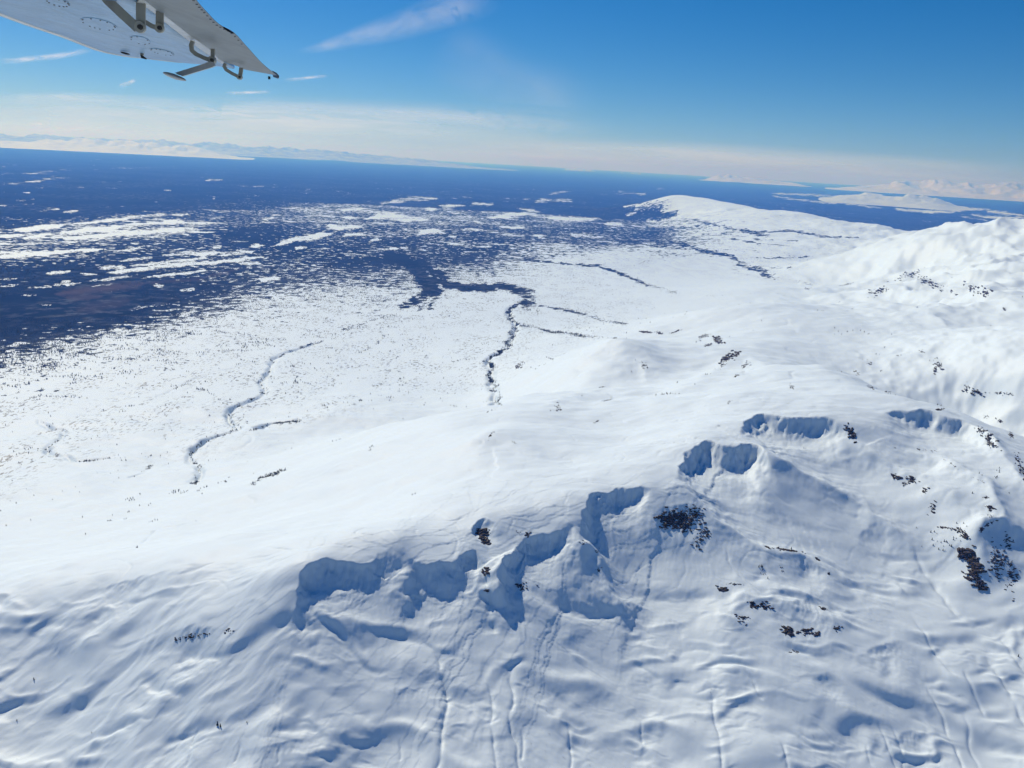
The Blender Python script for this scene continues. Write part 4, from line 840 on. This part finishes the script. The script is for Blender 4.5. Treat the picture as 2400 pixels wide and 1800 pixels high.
def at(px, py, h):
    """point on the level h metres above the eye, seen at a picture point"""
    d = rays([px], [py])[0]; t = h / d[2]; return Vector((d[0] * t, d[1] * t, HC + h))
def at_depth(px, py, dist):
    d = rays([px], [py])[0]; t = dist / F_PX; return Vector((d[0] * t, d[1] * t, HC + d[2] * t))
WH = .70
wing = put("aircraft_wing", None); wing.location = at(300, 40, WH)
tag(wing, "blue-grey underside of an aircraft wing with hanging aileron at upper left", "wing")
W0 = Vector(wing.location)
def part(name, bm, mat, parent=None, smooth=False, label=None):
    bmesh.ops.recalc_face_normals(bm, faces=bm.faces); me = bpy.data.meshes.new(name); bm.to_mesh(me); bm.free(); me.materials.append(mat)
    if smooth: me.polygons.foreach_set('use_smooth', np.ones(len(me.polygons), bool))
    o = put(name, me, parent or wing)
    if label: o['label'] = label
    return o
LE = [(-330,-120),(-200,-58),(-90,-14),(0,21.7),(60,44),(127,67.5),(200,96.7),(260,111.7),(303,118),(369,128),(441,136),(505,146)]
HG = [(150,-125),(205,-75),(255,-30),(298,4),(320,20),(351,44),(378,65),(405,85),(428,102),(446,115),(470,131),(507,147)]
bm = bmesh.new(); rows_ = []
LE, HG = smooth_line(LE, 4), smooth_line(HG, 4)
prof_l = [(0, .065), (.012, .040), (.035, .018), (.08, .004), (.16, 0), (.35, -.006), (.6, -.003), (.85, 0), (1, 0)]
prof_u = [(1, .10), (.8, .14), (.5, .18), (.25, .18), (.1, .145), (.03, .105)]
for i, (a, b) in enumerate(zip(LE, HG)):
    f = i / (len(LE) - 1); k = 1.0 if f < .55 else max(.16, 1 - (f - .55) / .45 * .84)
    p0, p1 = at(a[0], a[1], WH + .065 * k), at(b[0], b[1], WH); row = []
    for q, hh in prof_l + prof_u:
        p = p0.lerp(p1, q); p.z = HC + WH + hh * k; row.append(bm.verts.new(p - W0))
    rows_.append(row)
nq = len(rows_[0])
for r0, r1 in zip(rows_[:-1], rows_[1:]):
    for j in range(nq): bm.faces.new((r0[j], r0[(j + 1) % nq], r1[(j + 1) % nq], r1[j]))
bm.faces.new(rows_[0]); bm.faces.new(rows_[-1])
panel = part("wing_panel", bm, MAT_WING, smooth=True)
# rounded leading edge strip, painted pale for snow-bounce light, just outside the panel
bm = bmesh.new(); prev = None
for i, (a, b) in enumerate(zip(LE, HG)):
    f = i / (len(LE) - 1); k = 1.0 if f < .55 else max(.16, 1 - (f - .55) / .45 * .84)
    if f > .86: break
    p0, p1 = at(a[0], a[1], WH + .065 * k), at(b[0], b[1], WH); row = []
    for q, hh in ((.008, .042), (.02, .027), (.04, .0125), (.085, .0005), (.12, -.0010), (.12, .004), (.05, .03)):
        p = p0.lerp(p1, q); p.z = HC + WH + hh * k; row.append(bm.verts.new(p - W0))
    if prev:
        for j in range(7): bm.faces.new((prev[j], prev[(j + 1) % 7], row[(j + 1) % 7], row[j]))
    prev = row
part("leading_edge_gleam", bm, MAT_GLEAM, panel, True, "rounded front edge of the wing, painted pale for light off the snow")
# aileron
AI = smooth_line([(190,-120),(240,-70),(280,-28),(315,3),(353,32),(414,79),(454,108),(478,131),(513,143),(527,150)], 4)
TE = smooth_line([(300,-160),(345,-100),(385,-48),(423,0),(446,26),(473,53),(505,71),(534,102),(566,137),(598,163)], 4)
bm = bmesh.new(); rows_ = []
for i, (a, b) in enumerate(zip(AI, TE)):
    p0, p1 = at(a[0], a[1], WH - .015), at(b[0], b[1], WH - .03); row = []
    for q in np.linspace(0, 1, 12): row.append(bm.verts.new(p0.lerp(p1, q) - W0))
    for q, hh in ((1, .004), (.7, .035), (.35, .075), (.08, .085), (0, .05)): row.append(bm.verts.new(p0.lerp(p1, q) + Vector((0, 0, hh)) - W0))
    rows_.append(row)
nq = len(rows_[0])
for r0, r1 in zip(rows_[:-1], rows_[1:]):
    for j in range(nq): bm.faces.new((r0[j], r0[(j + 1) % nq], r1[(j + 1) % nq], r1[j]))
bm.faces.new(rows_[0]); bm.faces.new(rows_[-1])
ail = part("aileron", bm, MAT_AIL, label="grey drooping aileron along the wing's trailing edge")
def plate(name, pts, dist, thick, mat, parent=None, scale=.2917, label=None):
    """upright plate that stands across the span, outline from picture points"""
    bm = bmesh.new(); fr = [bm.verts.new(at_depth(x * scale, y * scale, dist) - W0) for x, y in pts]
    bk = [bm.verts.new(at_depth(x * scale, y * scale, dist) + Vector((-.18, .98, 0)) * thick - W0) for x, y in pts]; n = len(pts)
    bm.faces.new(fr); bm.faces.new(bk[::-1])
    for i in range(n): bm.faces.new((fr[i], fr[(i + 1) % n], bk[(i + 1) % n], bk[i]))
    bmesh.ops.triangulate(bm, faces=[f for f in bm.faces if len(f.verts) > 4])
    return part(name, bm, mat, parent, label=label)
def bolt(px, py, dist, rad, parent):
    c = at_depth(px * .2917, py * .2917, dist - .006); bm = bmesh.new()
    bmesh.ops.create_cone(bm, cap_ends=True, segments=10, radius1=rad, radius2=rad * .8, depth=.02, matrix=Matrix.Translation(c - W0) @ Matrix.Rotation(RAD(90), 4, 'X'))
    return part("bolt", bm, MAT_DARK, parent)
def bracket(strips, dist, thick, boltpt, rad, label=None):
    """flat bar bent into a V or loop that carries one hinge bolt; bars given as picture lines with a half width"""
    bm = bmesh.new(); back = Vector((-.18, .98, 0)) * thick
    for pts, hw in strips:
        P = np.array(pts, float); tg = np.gradient(P, axis=0); tg /= np.linalg.norm(tg, axis=1)[:, None]; nr = np.stack([-tg[:, 1], tg[:, 0]], 1)
        prev = None
        for p, q in zip(P, nr):
            a_, b_ = p + q * hw, p - q * hw; A, B = at_depth(a_[0] * .2917, a_[1] * .2917, dist) - W0, at_depth(b_[0] * .2917, b_[1] * .2917, dist) - W0
            ring = [bm.verts.new(v) for v in (A, B, B + back, A + back)]
            if prev:
                for k in range(4): bm.faces.new((prev[k], prev[(k + 1) % 4], ring[(k + 1) % 4], ring[k]))
            else: bm.faces.new(ring)
            prev = ring
        bm.faces.new(prev[::-1])
    c = at_depth(boltpt[0] * .2917, boltpt[1] * .2917, dist) - W0 + back * .4
    bmesh.ops.create_cone(bm, cap_ends=True, segments=16, radius1=rad * 2.1, radius2=rad * 2.1, depth=thick * 1.3, matrix=Matrix.Translation(c) @ Matrix.Rotation(RAD(90), 4, 'X'))
    o = part("hinge_bracket", bm, MAT_BRK, label=label); bolt(boltpt[0], boltpt[1], dist - thick * .3, rad, o); return o
bracket([([(700,-110),(800,5),(905,105),(1020,210)],34),([(1040,-110),(1040,60),(1040,205)],34)], 4.05, .014, (1036, 200), .014, "largest V-shaped hinge bracket under the wing")
bracket([([(1070,160),(1120,190),(1180,215)],17),([(1181,80),(1181,150),(1181,205)],29)], 4.25, .014, (1180, 207), .012, "short hinge bracket next to the largest one")
bracket([([(1425,302),(1412,335),(1418,372),(1450,400),(1510,428),(1565,448)],15),([(1573,360),(1573,405),(1570,445)],14)], 5.35, .03, (1568, 444), .012, "open loop-shaped hinge bracket by the balance arm")
bracket([([(1668,468),(1658,490),(1672,515),(1720,545),(1775,572)],12),([(1785,500),(1780,540),(1774,572)],14)], 6.65, .03, (1773, 571), .010, "outermost small loop-shaped hinge bracket")
tube_pts = [(298,0),(330,20),(356,42),(384,64),(410,84),(434,102),(458,118),(482,134)]
# mass balance: arm and flat streamlined weight
def slab_part(name, pts, dist, thick, mat, parent=None, label=None):
    return plate(name, pts, dist, thick, mat, parent, 1.0, label)
arm = slab_part("balance_arm", [(441,137.5),(446,134.8),(456,133.5),(463,136),(464,142),(458,145),(394,164.3),(384,161),(378,157)], 5.3, .03, MAT_WHITE, label="pale arm that carries the balance weight below the wing")
bm = bmesh.new(); n = 20; c0 = at_depth(377, 165.2, 5.26); ex_ = at_depth(402.5, 173.6, 5.26) - c0; ez_ = at_depth(377, 159.5, 5.26) - c0; ed_ = Vector((-.18, .98, 0)) * .10
bmesh.ops.create_uvsphere(bm, u_segments=20, v_segments=10, radius=1.0)
for v in bm.verts:
    x, y, z = v.co; v.co = c0 + ex_ * x + ed_ * y * .35 + ez_ * z * (1.0 if x < .2 else .9) - W0
part("balance_weight", bm, MAT_WHITE, arm, True)
# rim seal, fittings, light, drain
def tube(name, pts, rad, mat, parent=None):
    bm = bmesh.new(); prev = None
    for i, p in enumerate(pts):
        ring = [bm.verts.new(p + Vector((0, math.cos(k * 1.0472) * rad, math.sin(k * 1.0472) * rad)) - W0) for k in range(6)]
        if prev:
            for k in range(6): bm.faces.new((prev[k], prev[(k + 1) % 6], ring[(k + 1) % 6], ring[k]))
        prev = ring
    return part(name, bm, mat, parent)
tube("edge_strip", [at(x, y + .9, WH + .02) for x, y in smooth_line([(200,97.2),(233,106.5),(260,112),(303,118.5),(369,128.3),(441,136.6),(505,146.4)], 3)], .0065, MAT_DARK)
def box_px(name, x0, y0, x1, y1, dist, depth, mat, parent=None):
    return slab_part(name, [(x0, y0), (x1, y0 + .6), (x1, y1), (x0, y1)], dist, depth, mat, parent)
box_px("tie_down_fitting", 302.5, 113, 308.5, 119.5, 6.4, .03, MAT_BRK); slab_part("tie_down_ring", [(303,119),(307,119.5),(308,122),(316,126),(315,128),(305,125.5)], 6.39, .02, MAT_DARK)
slab_part("navigation_light", [(259,111.2),(266,111.8),(275,114.2),(276,117),(268,116.6),(262,114.5)], 6.3, .06, MAT_DARK)
box_px("static_wick", 579, 164.5, 583.5, 171, 7.7, .03, MAT_DARK)
slab_part("trim_tab", [(474,53.0),(480,56),(492,62),(506,71.8),(500,72),(486,64)], 4.55, .02, MAT_DARK, ail, "dark tab on the aileron's rear edge")
slab_part("tip_cover", [(588,152.5),(597,157),(602,162.5),(598,163.5),(602,167.5),(600,169.5),(590,166)], 7.5, .03, MAT_AIL, ail)
bm = bmesh.new(); prev = None  # thin added strip, white in place of sky brightness in the slot
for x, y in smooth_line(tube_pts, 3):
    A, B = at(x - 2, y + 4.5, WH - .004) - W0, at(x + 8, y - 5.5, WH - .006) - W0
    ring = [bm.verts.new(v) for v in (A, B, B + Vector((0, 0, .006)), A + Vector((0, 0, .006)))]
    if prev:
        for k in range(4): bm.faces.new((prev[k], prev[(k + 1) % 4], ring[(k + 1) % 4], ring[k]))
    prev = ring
part("slot_gleam", bm, MAT_GLEAM, label="strip painted white for sky light in the slot before the aileron")
# fabric stitch marks along the aileron edge and screw rings on the skin
for i in range(16):
    q = TE[12 + i]; p = at(q[0] - 4.5, q[1] + 1.5, WH - .034); bm = bmesh.new()
    bmesh.ops.create_cube(bm, size=1.0, matrix=Matrix.Translation(p - W0) @ Matrix.Diagonal((.012, .004, .003, 1))); part("stitch", bm, MAT_DARK, ail)
for (cx0, cy0, ax, ay, ns, ff) in ((125,6,24,7,12,.1),(213,53,36,9.5,14,.35),(303,88,20,7,7,.5),(350,113,24,4.5,11,.6)):
    bm = bmesh.new(); c = [at(cx0 + ax * 1.12 * math.cos(t), cy0 + ax * 1.12 * math.cos(t) * .22 + ay * 1.2 * math.sin(t), WH - .0065) for t in np.linspace(0, 6.283, 25)[:-1]]
    lo = [bm.verts.new(p - W0) for p in c]; hi = [bm.verts.new(p + Vector((0, 0, .004)) - W0) for p in c]; bm.faces.new(lo)
    for i in range(24): bm.faces.new((lo[i], lo[(i + 1) % 24], hi[(i + 1) % 24], hi[i]))
    ap = part("access_panel", bm, MAT_WING)
    for t in np.linspace(0, 6.283, ns + 1)[:-1]:
        t += random.uniform(-.25, .25); p = at(cx0 + ax * math.cos(t), cy0 + ax * math.cos(t) * .22 + ay * math.sin(t), WH - .009); bm = bmesh.new()
        bmesh.ops.create_cone(bm, cap_ends=True, segments=8, radius1=.004, radius2=.005, depth=.004, matrix=Matrix.Translation(p - W0)); part("screw", bm, MAT_SCREW, ap)


# ------------------------------------------------------------------ haze
def haze():
    bm = bmesh.new(); bmesh.ops.create_cube(bm, size=1.0); me = bpy.data.meshes.new("haze"); bm.to_mesh(me); bm.free()
    o = put("haze", me); x0, x1, y0, y1, z0, z1 = -190000, 190000, -30000, 200000, -70, 1850
    o.scale = (x1 - x0, y1 - y0, z1 - z0); o.location = ((x0 + x1) / 2, (y0 + y1) / 2, (z0 + z1) / 2)
    m = bpy.data.materials.new("haze_air"); m.use_nodes = True; n = m.node_tree.nodes; l = m.node_tree.links
    n.remove(n['Principled BSDF']); v = n.new('ShaderNodeVolumePrincipled')
    v.inputs['Color'].default_value = (.095, .30, 1.0, 1); v.inputs['Absorption Color'].default_value = (1, 1, 1, 1)
    v.inputs['Density'].default_value = 4.4e-5; v.inputs['Anisotropy'].default_value = .42
    l.new(v.outputs[0], n['Material Output'].inputs['Volume']); me.materials.append(m)
    tag(o, "thin blue haze over the whole landscape", "haze", kind="stuff"); return o
haze()
